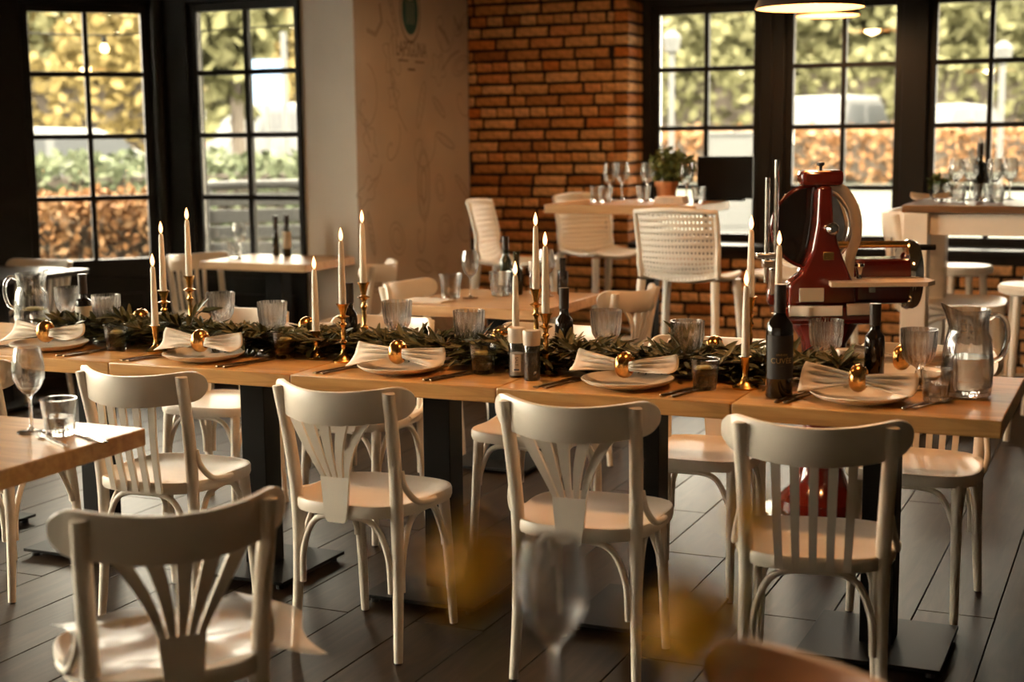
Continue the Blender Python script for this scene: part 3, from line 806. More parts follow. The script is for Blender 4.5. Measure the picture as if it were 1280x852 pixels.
def make_ring():
    t = thing('napkin_ring', None, 'napkin ring')
    mx_ = Matrix(((0, 0, 1), (0, 1, 0), (-1, 0, 0)))
    obj('band', MB().lathe([(.019, -.018), (.0245, -.015), (.0295, -.008), (.0312, 0), (.0295, .008), (.0245, .015), (.019, .018), (.017, .014), (.0165, 0), (.017, -.014), (.019, -.018)], 36, c=(0, 0, .043), m=mx_), 'gold', t, 50)
    return t
def make_knife(mat):
    t = thing('table_knife', None, 'knife')
    obj('handle', MB().box((0, -.055, .004), (.013, .10, .006), None, .0025), mat, t)
    obj('blade', MB().prism([(-.006, -.006), (.006, -.006), (.009, .05), (.008, .085), (0, .105), (-.006, .09)], .003, .0045), mat, t); return t
def make_fork(mat):
    t = thing('table_fork', None, 'fork')
    obj('handle', MB().prism([(-.007, -.105), (.007, -.105), (.0035, .03), (-.0035, .03)], .002, .0055), mat, t)
    hd = obj('head', MB().prism([(-.0035, .028), (.0035, .028), (.012, .045), (.012, .06), (-.012, .06), (-.012, .045)], .002, .0045), mat, t)
    for k in range(4): obj('tine', MB().span((-.0115+.0066*k, .059, .0022), (-.0083+.0066*k, .105, .0045)), mat, hd)
    return t
Z = TZ
# --- place settings
PX = [-3.52, -2.86, -2.12, -1.375, -.705]
nm = ['the left water jug', 'the first short candle', 'the middle-left brass candlestick', 'the salt and pepper grinders', 'the dark wine bottle']
plate = Proto(make_plate()); ring = Proto(make_ring()); kn_ = Proto(make_knife('bronze_cutlery')); fo_ = Proto(make_fork('bronze_cutlery'))
sk_ = Proto(make_knife('steel')); sf_ = Proto(make_fork('steel'))
for i, (x, n_) in enumerate(zip(PX, nm)):
    y = 3.925+(.01 if i == 0 else 0)
    plate.put((x, y, Z), 0, 'pale stoneware plate under a napkin in front of '+n_, 'plates on the near side of the long table')
    np_ = make_napkin(20+i); np_.location = (x-.005, y, Z+.012); tag(np_, 'white bow-folded napkin on the plate in front of '+n_, 'napkin', 'napkins on the near side of the long table')
    ring.put((x-.005, y-.008, Z+.009), R(random.uniform(-8, 8)), 'gold napkin ring on the plate in front of '+n_, 'gold napkin rings', 1.25)
    if i < 4:
        for dx in (-.21, -.18):
            f_ = fo_.put((x+dx, y-.03, Z), R(-14+random.uniform(-3, 3)), 'bronze fork beside the plate in front of '+n_, 'bronze forks')
        for dx in (.175, .205): kn_.put((x+dx, y-.035, Z), R(-16+random.uniform(-3, 3)), 'bronze knife beside the plate in front of '+n_, 'bronze knives')
    else:
        for dx in (-.185, -.16): kn_.put((x+dx, y-.02, Z), R(-10), 'bronze knife beside the plate in front of '+n_, 'bronze knives')
        sk_.put((x+.165, y+.0, Z), R(-20), 'bright steel knife beside the plate at the dark end of the table')
        sf_.put((x+.195, y+.015, Z), R(-22), 'bright steel fork beside the plate at the dark end of the table')
FX = [-3.43, -2.71, -1.96, -1.23, -.66]
fn_ = ['the left water jug', 'the first tall candles', 'the middle-left tall candles', 'the middle-right tall candles', 'the dark beer bottle']
for i, x in enumerate(FX):
    plate.put((x, 4.322, Z), PI, 'pale stoneware plate on the far side, behind '+fn_[i], 'plates on the far side of the long table')
    np_ = make_napkin(40+i); np_.location = (x, 4.322, Z+.012); np_.rotation_euler = (0, 0, R(172)); tag(np_, 'white bow-folded napkin on the far side, behind '+fn_[i], 'napkin', 'napkins on the far side of the long table')
    ring.put((x, 4.33, Z+.009), PI, 'gold napkin ring on the far side, behind '+fn_[i], 'gold napkin rings', 1.25)
# --- goblets and tumblers
gob = Proto(make_goblet())
for x, y, lb in ((-3.44, 4.15, 'ribbed crystal goblet in front of the garland end, behind a half-full tumbler'), (-2.74, 4.16, 'ribbed crystal goblet rising from the garland between the two left candle groups'),
                 (-1.99, 4.15, 'ribbed crystal goblet in the garland left of the salt grinder'), (-1.257, 4.13, 'ribbed crystal goblet in the garland with a pink napkin glow behind'), (-.588, 4.165, 'ribbed crystal goblet beside the right water jug')):
    gob.put((x, y, Z), 0, lb, 'ribbed crystal goblets', 1.07)
for x, y, lb in ((-3.77, 4.33, 'ribbed crystal goblet behind the left water jug'), (-3.085, 4.35, 'ribbed crystal goblet behind the garland by the first candle group'),
                 (-2.34, 4.315, 'ribbed crystal goblet behind the garland right of the middle-left candles'), (-1.58, 4.305, 'ribbed crystal goblet behind the garland right of the beer bottle'), (-.875, 4.285, 'ribbed crystal goblet in front of the red slicing machine')):
    gob.put((x, y, Z), 0, lb, 'ribbed crystal goblets', 1.07)
tum = Proto(make_tumbler(.72))
for x, y, lb in ((-3.28, 4.00, 'water tumbler between the first plate and the first candlestick'), (-2.62, 4.045, 'water tumbler between the second and third plates'), (-1.865, 3.985, 'water tumbler with lemon beside the salt grinder'), (-1.15, 3.95, 'water tumbler with lemon left of the short right candle'), (-3.76, 4.17, 'water tumbler between the left jug and the first bottle')):
    tum.put((x, y, Z), random.random()*6, lb, 'cut glass water tumblers')
t_ = make_tumbler(.5, False); t_.location = (-.515, 3.985, Z); tag(t_, 'cut glass tumbler in front of the right water jug', 'glass')
# --- jugs
t_ = make_jug(.62); t_.scale = (1.06,)*3; t_.location = (-3.885, 4.26, Z); t_.rotation_euler = (0, 0, R(20)); tag(t_, 'glass jug of lemon water with handle turned away, bright against the dark door', 'jug')
t_ = make_jug(.70, False); t_.scale = (1.12,)*3; t_.location = (-.448, 4.10, Z); t_.rotation_euler = (0, 0, R(205)); tag(t_, 'cut glass water jug at the dark end of the long table', 'jug')
# --- bottles
def put(t, loc, label, rz=0, group=None): t.location = loc; t.rotation_euler = (0, 0, rz); t['label'] = label; return t
bb = make_bottle(.030, .115, .155, .232, 'bottle_dark', 'label_cream', (.02, .115), .16, name='beer_bottle'); put(bb, (-3.62, 4.24, Z), 'small dark bottle with cream label beside the left jug')
bb = make_bottle(.028, .12, .165, .24, 'bottle_dark', None, None, .175, name='beer_bottle'); put(bb, (-2.455, 4.19, Z), 'small dark bottle among the leaves behind the middle-left candlestick')
bb = make_bottle(.030, .12, .165, .24, 'bottle_dark', None, None, .175, name='beer_bottle'); put(bb, (-1.71, 4.27, Z), 'small dark bottle behind the garland right of the middle candles')
bb = make_bottle(.029, .12, .165, .232, 'bottle_dark', None, None, .17, name='beer_bottle'); put(bb, (-.72, 4.215, Z), 'small dark bottle right of the spice jar')
wb_ = make_bottle(.0375, .185, .235, .312, 'bottle_dark', None, None, .235, name='wine_bottle'); put(wb_, (-.925, 3.905, Z), 'tall dark wine bottle with gold lettering on a black label')
a0 = R(-66)
def patch(r, z0, z1, a, half, n=16):
    mb = MB(); vs = [(r*math.cos(a-half+2*half*k/n), r*math.sin(a-half+2*half*k/n), z) for z in (z0, z1) for k in range(n+1)]
    return mb.add(vs, [(k, k+1, n+2+k, n+1+k) for k in range(n)])
lb_ = obj('label', patch(.0379, .055, .175, a0, 1.25), 'label_black', wb_, 60)
def wrap_text(s, size, r, z, a, mat, parent, sx=1):
    me = text_mesh(s, size, mat, 0, sx)
    for v in me.vertices:
        an = a+v.co.x/r; v.co = Vector((r*math.cos(an), r*math.sin(an), z+v.co.y))
    return obj('lettering', me, mat, parent, 0)
wrap_text('CUVÉE', .021, .0383, .105, a0, 'ink_gold', lb_); wrap_text('GRANDE', .008, .0383, .122, a0, 'ink_gold', lb_)
wrap_text('· · ·', .008, .0383, .09, a0, 'ink_gold', lb_)
# --- salt and pepper grinders, spice jar, small grinders at the left
def make_grinder(fill, h=.15):
    t = thing('spice_grinder', None, 'grinder')
    obj('jar', MB().lathe([(0, 0), (.023, 0), (.0245, .004), (.0245, .105), (.0235, .108), (.0220, .108), (.0222, .006), (0, .005)], 32), 'glass', t, 45)
    obj('filling', MB().lathe([(0, .006), (.0215, .006), (.0215, .072 if fill == 'salt' else .084), (0, .074)], 28), fill, t, 45)
    obj('cap', MB().lathe([(0, h), (.026, h), (.0275, h-.004), (.0262, .112), (.025, .105), (0, .105)], 32), 'plastic_clear_cap', t, 45)
    return t
sg = make_grinder('salt'); put(sg, (-1.742, 3.965, Z), 'salt grinder with white filling and upright lettering')
lb_ = obj('label', patch(.0249, .018, .07, R(-70), .55), 'salt', sg, 60)
me = text_mesh('SALT', .013, 'ink_dark', 0)
for v in me.vertices:
    x_, y_ = v.co.x, v.co.y; an = R(-70)+(y_)/.0252; v.co = Vector((.0252*math.cos(an), .0252*math.sin(an), .050-x_))
obj('lettering', me, 'ink_dark', lb_, 0); obj('blue_mark', patch(.0251, .022, .027, R(-70), .32), 'ink_blue', lb_, 60)
pg = make_grinder('pepper'); put(pg, (-1.676, 3.925, Z), 'pepper grinder filled with brown peppercorns')
g2 = make_grinder('salt', .14); put(g2, (-3.545, 4.27, Z), 'pale grinder standing between the first bottle and the garland')
t_ = thing('spice_jar', 'clear lidded spice jar at the garland end left of the small bottle', 'jar', (-.80, 4.19, Z))
obj('jar', MB().lathe([(0, 0), (.029, 0), (.031, .004), (.031, .075), (.025, .083), (.0235, .083), (.0285, .073), (.0285, .006), (0, .005)], 32), 'glass', t_, 45)
obj('filling', MB().lathe([(0, .006), (.028, .006), (.028, .05), (0, .052)], 24), 'pepper', t_, 45)
obj('lid', MB().lathe([(0, .100), (.026, .100), (.0275, .097), (.0275, .084), (0, .084)], 28), 'plastic_clear_cap', t_, 45)
# --- candles in brass sticks, four groups of three
ST = {h: Proto(make_candle(h)) for h in (.093, .19, .233)}
tp = Proto(make_taper())
groups = [('first', [(-3.110, 4.00, .093), (-3.215, 4.19, .19), (-3.190, 4.31, .233)]), ('middle-left', [(-2.513, 4.07, .093), (-2.391, 4.04, .19), (-2.457, 4.295, .233)]),
          ('middle-right', [(-1.800, 4.09, .093), (-1.674, 4.03, .19), (-1.815, 4.29, .233)]), ('last', [(-1.045, 4.00, .093), (-1.012, 4.25, .19), (-1.105, 4.28, .233)])]
where = {'first': 'beside the first plates', 'middle-left': 'left of the middle napkin', 'middle-right': 'beside the salt and pepper grinders', 'last': 'beside the dark wine bottle'}
for g, lst in groups:
    for x, y, h in lst:
        sz = {.093: 'short', .19: 'middling', .233: 'tallest'}[h]
        ST[h].put((x, y, Z), random.random()*6, '%s brass candlestick of the three %s' % (sz, where[g]), 'brass candlesticks')
        tp.put((x, y, Z+h-.012), random.random()*6, 'lit ivory taper candle in the %s brass candlestick %s' % (sz, where[g]), 'lit ivory taper candles')

# ================================================================== OLIVE GARLAND
ga = thing('olive_garland', 'garland of olive branches laid along the middle of the table', 'garland', (-2.2, 4.15, Z))
leaf = MB(); L_, W_ = 1.0, .105
cs = [(0, 0, 0), (.25, W_*.8, .02), (.55, W_, .045), (.85, W_*.55, .03), (1, 0, 0), (.85, -W_*.55, .03), (.55, -W_, .045), (.25, -W_*.8, .02), (.5, 0, -.01)]
leaf.add(cs, [(0, 1, 8), (1, 2, 8), (2, 3, 8), (3, 4, 8), (4, 5, 8), (5, 6, 8), (6, 7, 8), (7, 0, 8)])
leaf_me = mesh(leaf, 'olive_leaf_single', 80, 'leaf')
rg_ = random.Random(21); leaves = []; twigs = MB()
main = smooth([(-3.62+.29*i, 4.14+.03*math.sin(i*1.7), Z+.022) for i in range(11)], 6)
twigs.tube(main, .005, 6)
for k in range(580):
    u = rg_.random()**1.2; i = min(len(main)-1, int(u*(len(main)-1))); p = Vector(main[i])+Vector((0, rg_.gauss(0, .045), rg_.uniform(0, .05)))
    az = rg_.choice((0, PI))+rg_.gauss(0, .75); el = rg_.uniform(-.05, .55) if rg_.random() < .85 else rg_.uniform(.6, 1.1)
    d = Vector((math.cos(az)*math.cos(el), math.sin(az)*math.cos(el)*.55, math.sin(el))); ln_ = rg_.uniform(.09, .20); top_ = Z+(.065 if rg_.random() < .88 else .13)
    pts = []
    for s in range(7):
        q_ = p+d*ln_*s/6; q_.z = max(Z+.008, min(q_.z-.05*(s/6)**2, top_)); q_.y = min(max(q_.y, 4.03), 4.29); q_.x = min(max(q_.x, -3.66), -.80); pts.append(q_)
    twigs.tube(pts, [.0026-.0002*s for s in range(7)], 5)
    for s in range(1, 7):
        for sd in (-1, 1):
            t_d = (pts[s]-pts[s-1]).normalized() if (pts[s]-pts[s-1]).length > 1e-4 else Vector((1, 0, 0))
            side = t_d.cross(Vector((0, 0, 1))); side = side.normalized() if side.length > .01 else Vector((1, 0, 0))
            up = side.cross(t_d); ld = (t_d*.8+side*sd*rg_.uniform(.4, 1.0)+up*rg_.uniform(-.3, .5)).normalized()
            sz = rg_.uniform(.05, .082)
            if (pts[s]+ld*sz).z < Z+.004: ld.z = abs(ld.z)*.3; ld.normalize()
            nrm_ = (Vector((rg_.uniform(-.5, .5), rg_.uniform(-.7, .2), 1))); nrm_ = (nrm_-ld*nrm_.dot(ld)).normalized(); bb_ = nrm_.cross(ld)
            m4 = Matrix((ld*sz, bb_*sz*rg_.uniform(.9, 1.3), nrm_*sz)).transposed().to_4x4(); m4.translation = pts[s]
            leaves.append(m4)
leaves.sort(key=lambda m_: (m_.translation-Vector((0, 0, HC))).length-.3*m_.translation.z)
off = Matrix.Translation((2.2, -4.15, -Z)); more = MB()
for i, m_ in enumerate(leaves):
    if i % 12 == 0 and i//12 < 300:
        o = obj('leaf', leaf_me, '', ga); o.matrix_basis = off @ m_
    else: more.add([off @ m_ @ Vector(c) for c in cs], leaf.f)
obj('foliage', more, 'olive_leaf', ga, 80, kind='stuff')
for i in range(len(twigs.v)): twigs.v[i] = (twigs.v[i][0]+2.2, twigs.v[i][1]-4.15, twigs.v[i][2]-Z)
obj('twig', twigs, 'twig', ga, 60, kind='stuff')

# ================================================================== SLICING MACHINE on its pedestal
sl = thing('slicing_machine', 'red flywheel slicing machine with chrome trim on a red pedestal', 'slicer', (-1.115, 5.42, 0), A)
ry = Matrix(((1, 0, 0), (0, 0, 1), (0, -1, 0)))        # lathe axis to local y
rx = Matrix(((0, 0, 1), (0, 1, 0), (-1, 0, 0)))        # lathe axis to local x
obj('pedestal', MB().lathe([(0, .06), (.17, .06), (.165, .10), (.10, .16), (.075, .24), (.070, .55), (.085, .70), (.13, .78), (0, .78)], 40), 'slicer_red', sl, 40)
obj('floor_base', MB().lathe([(0, 0), (.225, 0), (.235, .02), (.225, .055), (.17, .066), (0, .066)], 44), 'steel', sl, 40, 'pale round floor base')
bd = obj('bed', MB().box((.0, .02, .815), (.36, .30, .07), None, .02), 'slicer_red', sl)
obj('bed_trim', MB().box((-.06, -.132, .835), (.20, .012, .045), None, .004).box((.10, -.132, .84), (.10, .012, .05), None, .004), 'chrome', bd)
obj('maker_plate', MB().box((-.075, -.124, .893), (.09, .006, .05), None, .002), 'label_cream', bd)
pf = [(-.155, .85), (.095, .85), (.088, .92), (.052, 1.0), (.022, 1.08), (.004, 1.16), (-.004, 1.29), (-.052, 1.29), (-.058, 1.15), (-.074, 1.05), (-.11, .97), (-.155, .93)]
col_ = MB().prism(pf, -.115, -.01, 'y'); bo = obj('column', col_, 'slicer_red', sl, 30)
bv = bmesh.new(); bv.from_mesh(bo.data); bmesh.ops.bevel(bv, geom=list(bv.edges), offset=.012, segments=3, profile=.5, affect='EDGES', clamp_overlap=True); bv.to_mesh(bo.data); bv.free(); bo.data.shade_smooth()
obj('badge', MB().box((-.015, -.12, 1.035), (.04, .006, .03), None, .002), 'brass', bo)
obj('knob', MB().lathe([(0, -.03), (.012, -.03), (.02, -.022), (.025, -.008), (.022, .006), (.012, .014), (.008, .05), (0, .05)], 28, c=(-.008, -.135, 1.135), m=ry), 'chrome', sl, 45)
bl = obj('blade', MB().lathe([(0, -.004), (.05, -.012), (.12, -.003), (.138, 0), (.12, .003), (0, .004)], 56, c=(-.048, .03, 1.135), m=ry), 'chrome', sl, 45)
obj('blade_hub', MB().lathe([(0, -.02), (.035, -.018), (.045, -.004), (0, -.004)], 32, c=(-.048, .03, 1.135), m=ry), 'black_steel', bl, 45)
obj('blade_guard', MB().tube([(-.048+.150*math.cos(PI*.42+k*PI/28*.58), .01, 1.135+.150*math.sin(PI*.42+k*PI/28*.58)) for k in range(57)], .010, 10), 'slicer_red', sl, 60)
obj('guard_cover', MB().prism([(-.048+.148*math.cos(PI*.45+k*PI/30*1.1), 1.135+.148*math.sin(PI*.45+k*PI/30*1.1)) for k in range(31)], .0, .014, 'y'), 'bottle_dark', sl, 45)
obj('fly_ring', MB().tube([(-.040+.142*math.cos(k*PI/28), .045, 1.135+.148*math.sin(k*PI/28)) for k in range(56)], .013, 10, True), 'chrome', sl, 60)
obj('meat_guide', MB().tube(smooth([(.0, .02, 1.29), (.06, .0, 1.27), (.105, -.01, 1.19), (.112, -.01, 1.10), (.09, -.01, 1.02), (.085, -.01, .93)], 5), .019, 8, False, .5), 'board_wood', sl, 60)
cp = obj('top_cap', MB().box((-.035, -.05, 1.318), (.155, .11, .058), None, .016), 'slicer_red', sl)
obj('cap_knob', MB().lathe([(0, 1.345), (.006, 1.345), (.006, 1.36), (.014, 1.364), (.014, 1.374), (0, 1.376)], 20, c=(-.035, -.05, 0)), 'rubber', cp, 45)
obj('cap_post', MB().tube([(-.03, -.06, 1.25), (-.03, -.06, 1.30)], .012, 12), 'chrome', cp)
cg = obj('carriage_board', MB().prism([(-.02, -.20), (.33, -.20), (.37, -.15), (.37, .0), (.0, .0)], .928, .944), 'board_wood', sl, 30, 'pale wooden carriage board')
obj('board_clip', MB().box((.13, -.19, .918), (.02, .02, .02)), 'steel', cg)
mt = obj('carriage_body', MB().box((.225, .08, .925), (.24, .16, .17), None, .02), 'slicer_red', sl)
obj('flywheel', MB().lathe([(.085, -.02), (.125, -.024), (.132, -.01), (.132, .01), (.125, .024), (.085, .02), (.085, -.02)], 48, c=(.335, .08, .945), m=rx), 'chrome', sl, 45)
wh = obj('wheel_web', MB().lathe([(0, -.012), (.09, -.010), (.09, .010), (0, .012)], 40, c=(.335, .08, .945), m=rx), 'slicer_red', sl, 45)
obj('wheel_handle', MB().tube([(.35, .05, 1.05), (.425, .05, 1.05)], .011, 10), 'rubber', sl)
obj('slide_bar', MB().tube([(.05, .02, 1.065), (.31, .02, 1.065)], .013, 12), 'brass', sl, 60)
obj('thumb_screw', MB().lathe([(0, .945), (.012, .945), (.008, .955), (.014, .985), (.020, .99), (.016, 1.0), (0, 1.0)], 20, c=(.115, -.05, 0)), 'chrome', sl, 45)
for x_, z1 in ((-.224, 1.32), (-.190, 1.385)): obj('guide_rod', MB().tube([(x_, -.02, .93), (x_, -.02, z1)], .0095, 12), 'chrome', sl, 60)
obj('rod_clamp', MB().box((-.215, -.02, 1.03), (.10, .05, .02), None, .005).box((-.205, -.02, 1.0), (.07, .05, .03), None, .005).box((-.19, .0, .93), (.04, .06, .10), None, .008), 'steel', sl)
obj('rod_arm', MB().box((-.17, .01, .875), (.09, .06, .07), None, .015), 'slicer_red', sl)

# ================================================================== THINGS ON THE OTHER TABLES
wg = Proto(make_wineglass())
wg.put((-2.545, 2.765, .76), 0, 'empty wine glass on the corner table close to us')
t_ = make_tumbler(.45, False, s=1.05); t_.location = (-2.455, 2.765, .76); tag(t_, 'tumbler with a little water on the corner table close to us', 'glass')
f_ = sf_.put((-2.43, 2.70, .76), R(62), 'steel fork beside the tumbler on the corner table')
f_ = sk_.put((-2.375, 2.765, .76), R(66), 'steel knife beside the tumbler on the corner table')
wg.put((-2.80, 5.86, .76), 0, 'empty wine glass on the oak table below the brick wall')
t_ = make_tumbler(0, False, s=1.25); t_.location = (-2.885, 5.83, .76); tag(t_, 'empty tumbler next to the wine glass on the oak table', 'glass')
t_ = make_tumbler(0, False, s=1.25); t_.location = (-2.715, 6.0, .76); tag(t_, 'bright empty tumbler in front of the bottles on the oak table', 'glass')
b_ = make_bottle(.030, .13, .18, .26, 'bottle_green', 'label_cream', (.03, .10), .20); put(b_, (-2.75, 6.14, .76), 'dark green bottle behind the bright tumbler on the oak table')
b_ = make_bottle(.028, .10, .14, .20, 'bottle_green', None, None, None); put(b_, (-2.66, 6.06, .76), 'short green bottle beside the bright tumbler on the oak table')
g2 = make_grinder('salt'); put(g2, (-2.60, 6.13, .76), 'pale grinder beside the green bottles on the oak table')
wg.put((-2.50, 6.03, .76), 0, 'wine glass beside the pale grinder on the oak table')
put(make_bottle(.026, .09, .12, .17, 'bottle_dark', None, None, None), (-2.46, 6.13, .76), 'short dark bottle behind the wine glass on the oak table')
fd = obj('folded_cloth', MB().box((0, 0, .004), (.20, .14, .008), None, .003), 'linen'); tag(fd, 'folded white napkin lying flat on the oak table below the brick wall', 'napkin'); fd.location = (-2.93, 5.68, .76)
put(make_bottle(.021, .11, .16, .24, 'bottle_green', None, None, .19, name='oil_bottle'), (-4.83, 7.40, .78), 'slim dark bottle on the table by the garden door, next to the pale one')
b_ = make_bottle(.025, .10, .15, .25, 'bottle_green', 'label_cream', (.05, .15), .19, name='oil_bottle'); put(b_, (-4.74, 7.38, .78), 'slim bottle with pale body on the table by the garden door')
wg.put((-4.90, 7.12, .78), 0, 'wine glass on the table by the garden door')
t_ = make_tumbler(0, False, s=1.1); t_.location = (-4.99, 7.20, .78); tag(t_, 'empty tumbler on the table by the garden door', 'glass')
# high oak bar table
ZB = 1.11
for x, y, lb in ((-2.86, 7.86, 'wine glass on the high oak table, behind the tumblers'), (-2.80, 7.90, 'wine glass on the high oak table, against the bricks'), (-2.64, 7.88, 'wine glass on the high oak table, beside the flower pot'), (-2.33, 7.62, 'wine glass on the high oak table, beside the folded white napkins')):
    wg.put((x, y, ZB), 0, lb, 'wine glasses on the high oak table')
tu0 = Proto(make_tumbler(0, False, s=1.0))
for x, y, lb in ((-2.88, 7.70, 'empty tumbler on the high oak table, below two wine glasses'), (-2.80, 7.62, 'empty tumbler on the high oak table, beside its twin'), (-2.62, 7.75, 'empty tumbler on the high oak table, in front of the flower pot'), (-2.27, 7.66, 'empty tumbler on the high oak table, at its right end')):
    tu0.put((x, y, ZB), 0, lb, 'tumblers on the high oak table')
for k in range(3):
    fd = obj('folded_cloth', MB().box((0, 0, .006), (.17-.01*k, .13, .012), None, .004), 'linen'); tag(fd, ('lowest', 'middle', 'topmost')[k]+' folded white napkin of the pile on the high oak table', 'napkin'); fd.location = (-2.40, 7.58, ZB+.0125*k)
pt = thing('potted_plant', 'leafy green plant in a terracotta pot on the high oak table', 'plant', (-2.50, 7.80, ZB))
obj('pot', MB().lathe([(0, 0), (.048, 0), (.058, .085), (.066, .085), (.068, .112), (.060, .112), (.054, .09), (0, .088)], 32), 'terracotta', pt, 40)
obj('soil', MB().lathe([(0, .092), (.056, .092), (.05, .098), (0, .1)], 24), 'twig', pt, 40)
def leaf_cloud(n, rx_, ry_, rz_, c, size, rnd, wide=.35, hollow=.35):
    mb = MB()
    for _ in range(n):
        while True:
            p = Vector((rnd.uniform(-1, 1), rnd.uniform(-1, 1), rnd.uniform(-1, 1)))
            if hollow < p.length <= 1: break
        p = Vector((p.x*rx_, p.y*ry_, p.z*rz_))+Vector(c)
        d = Vector((rnd.gauss(0, 1), rnd.gauss(0, 1), rnd.gauss(0, 1))).normalized(); e = d.cross(Vector((rnd.gauss(0, 1), rnd.gauss(0, 1), rnd.gauss(0, 1)))).normalized(); s = size*rnd.uniform(.6, 1.3)
        mb.add([p, p+d*s*.5+e*s*wide, p+d*s, p+d*s*.5-e*s*wide], [(0, 1, 2, 3)])
    return mb
lc = leaf_cloud(420, .11, .11, .10, (.02, .02, .20), .05, random.Random(4), .3, .2)
obj('foliage', lc, 'green_leaf', pt, 0, kind='stuff')
for k in range(6): obj('stem', MB().tube([(0, 0, .1), (.08*math.cos(k*1.05), .08*math.sin(k*1.05), .24)], .003, 5), 'stem', pt)
bs = thing('flat_screen', 'black flat panel standing at the far edge of the high oak table', 'screen', (-2.20, 7.93, ZB))
obj('panel', MB().box((.0, 0, .13), (.32, .03, .235), None, .006), 'black_steel', bs)
obj('stand', MB().box((0, 0, .006), (.22, .07, .012), None, .002), 'black_steel', bs)
# high white-legged table
ZH = 1.13
for x, y, lb in ((-.93, 7.74, 'wine glass on the high white-legged table, behind the two tumblers'), (-.87, 7.82, 'wine glass on the high white-legged table, against the green bottle'), (-.74, 7.70, 'wine glass on the high white-legged table, right of the green bottle'), (-.68, 7.86, 'wine glass on the high white-legged table, at the edge of view')):
    wg.put((x, y, ZH), 0, lb, 'wine glasses on the high white-legged table')
for x, y, lb in ((-.985, 7.62, 'empty tumbler nearest the corner of the high white-legged table'), (-.90, 7.57, 'empty tumbler beside its twin on the high white-legged table'), (-.80, 7.70, 'empty tumbler in front of the green bottle on the high table'), (-.72, 7.62, 'empty tumbler right of the green bottle on the high table')):
    tu0.put((x, y, ZH), 0, lb, 'tumblers on the high white-legged table')
put(make_bottle(.030, .17, .21, .29, 'bottle_green', None, None, .23), (-.835, 7.90, ZH), 'green bottle with pale capsule on the high white-legged table')
np_ = make_napkin(70); np_.location = (-1.02, 7.50, ZH); np_.rotation_euler = (0, 0, R(35)); np_.scale = (.7, .7, .7); tag(np_, 'white folded napkin at the corner of the high white-legged table', 'napkin')
pt = thing('potted_plant', 'small dark sprig in a bowl on the high white-legged table', 'plant', (-1.03, 7.84, ZH))
obj('pot', MB().lathe([(0, 0), (.03, 0), (.045, .03), (.05, .05), (.045, .05), (.03, .012), (0, .01)], 28), 'black_steel', pt, 40)
obj('foliage', leaf_cloud(90, .06, .06, .025, (0, 0, .085), .04, random.Random(9), .3, .1), 'green_leaf', pt, 0, kind='stuff')
obj('stem', MB().tube([(0, 0, .03), (.004, 0, .14)], .004, 6), 'stem', pt)

# ================================================================== FOREGROUND on the near dark table
wg2 = make_wineglass(1.1); wg2.location = (-.650, 1.580, .76); tag(wg2, 'blurred wine glass close to the camera', 'glass')
va = thing('flower_vase', 'glass vase of blurred yellow flowers close to the camera', 'vase', (-.21, .62, .76))
obj('vase', MB().lathe([(0, 0), (.04, 0), (.045, .01), (.05, .08), (.035, .17), (.042, .21), (.039, .21), (.032, .17), (.046, .08), (.04, .014), (0, .012)], 36), 'glass', va, 45)
hd_ = [(-.251, .524, 1.303, .033), (-.166, .557, 1.278, .034), (-.145, .573, 1.324, .018), (-.212, .62, 1.20, .014), (-.16, .68, 1.19, .014)]
for x, y, z, r_ in hd_:
    x -= -.21; y -= .62; z -= .76
    st_ = obj('stem', MB().tube(smooth([(0, 0, .03), (x*.3, y*.3, .2), (x, y, z-.005)], 5), .0018, 6), 'stem', va)
    fl_ = MB()
    for k in range(9):
        a = k*2*PI/9; d = Vector((math.cos(a), math.sin(a), (.9, -.3, .3)[k % 3])).normalized(); e = Vector((-math.sin(a), math.cos(a), 0))
        p = Vector((x, y, z))
        fl_.add([p, p+d*r_*.6+e*r_*.3, p+d*r_, p+d*r_*.6-e*r_*.3], [(0, 1, 2, 3)])
    fl_.lathe([(0, -r_*.35), (r_*.35, -r_*.2), (r_*.45, r_*.1), (r_*.3, r_*.4), (0, r_*.5)], 12, c=(x, y, z))
    obj('blossom', fl_, 'petal', st_, 0)

# ================================================================== PENDANT LAMPS
def pendant(loc, r, label, watts):
    t = thing('pendant_lamp', label, 'lamp', loc)
    obj('shade', MB().lathe([(.04, .20), (.06, .19), (r*.55, .13), (r*.88, .06), (r, .0), (r-.006, .0), (r*.86, .055), (r*.53, .124), (.05, .18), (.03, .19), (.04, .20)], 48), 'lamp_outer', t, 45)
    obj('liner', MB().lathe([(r-.008, .001), (r*.85, .053), (r*.52, .121), (.045, .175), (0, .176)], 48), 'lamp_inner', t, 45)
    obj('bulb', MB().lathe([(0, .045), (.02, .05), (.034, .08), (.028, .115), (.014, .14), (0, .14)], 24), 'bulb', t, 45)
    obj('cord', MB().tube([(0, 0, .19), (0, 0, ZC-loc[2])], .004, 8), 'black_steel', t)
    l = bpy.data.lights.new('lamp_light', 'POINT'); l.energy = watts; l.color = (1, .62, .30); l.shadow_soft_size = .06
    lo = bpy.data.objects.new('lamp_light', l); COL.objects.link(lo); lo.parent = t; lo.location = (0, 0, .03)
    return t
pendant((-1.32, 6.01, 1.985), .225, 'dark pendant lamp with glowing orange inside above the slicing machine', 14)
pendant((-1.815, 8.75, 2.165), .19, 'smaller-looking dark pendant lamp hanging by the windows', 14)
pendant((-.75, 4.1, 2.15), .225, 'dark pendant lamp above the wine bottle end of the long table', 10)
pendant((-2.3, 4.1, 2.15), .225, 'dark pendant lamp above the middle of the long table', 14)
pendant((-2.9, 7.5, 2.45), .225, 'unseen pendant lamp added above the high oak table to warm the bricks', 10)  # out of view, added to brighten the brick wall

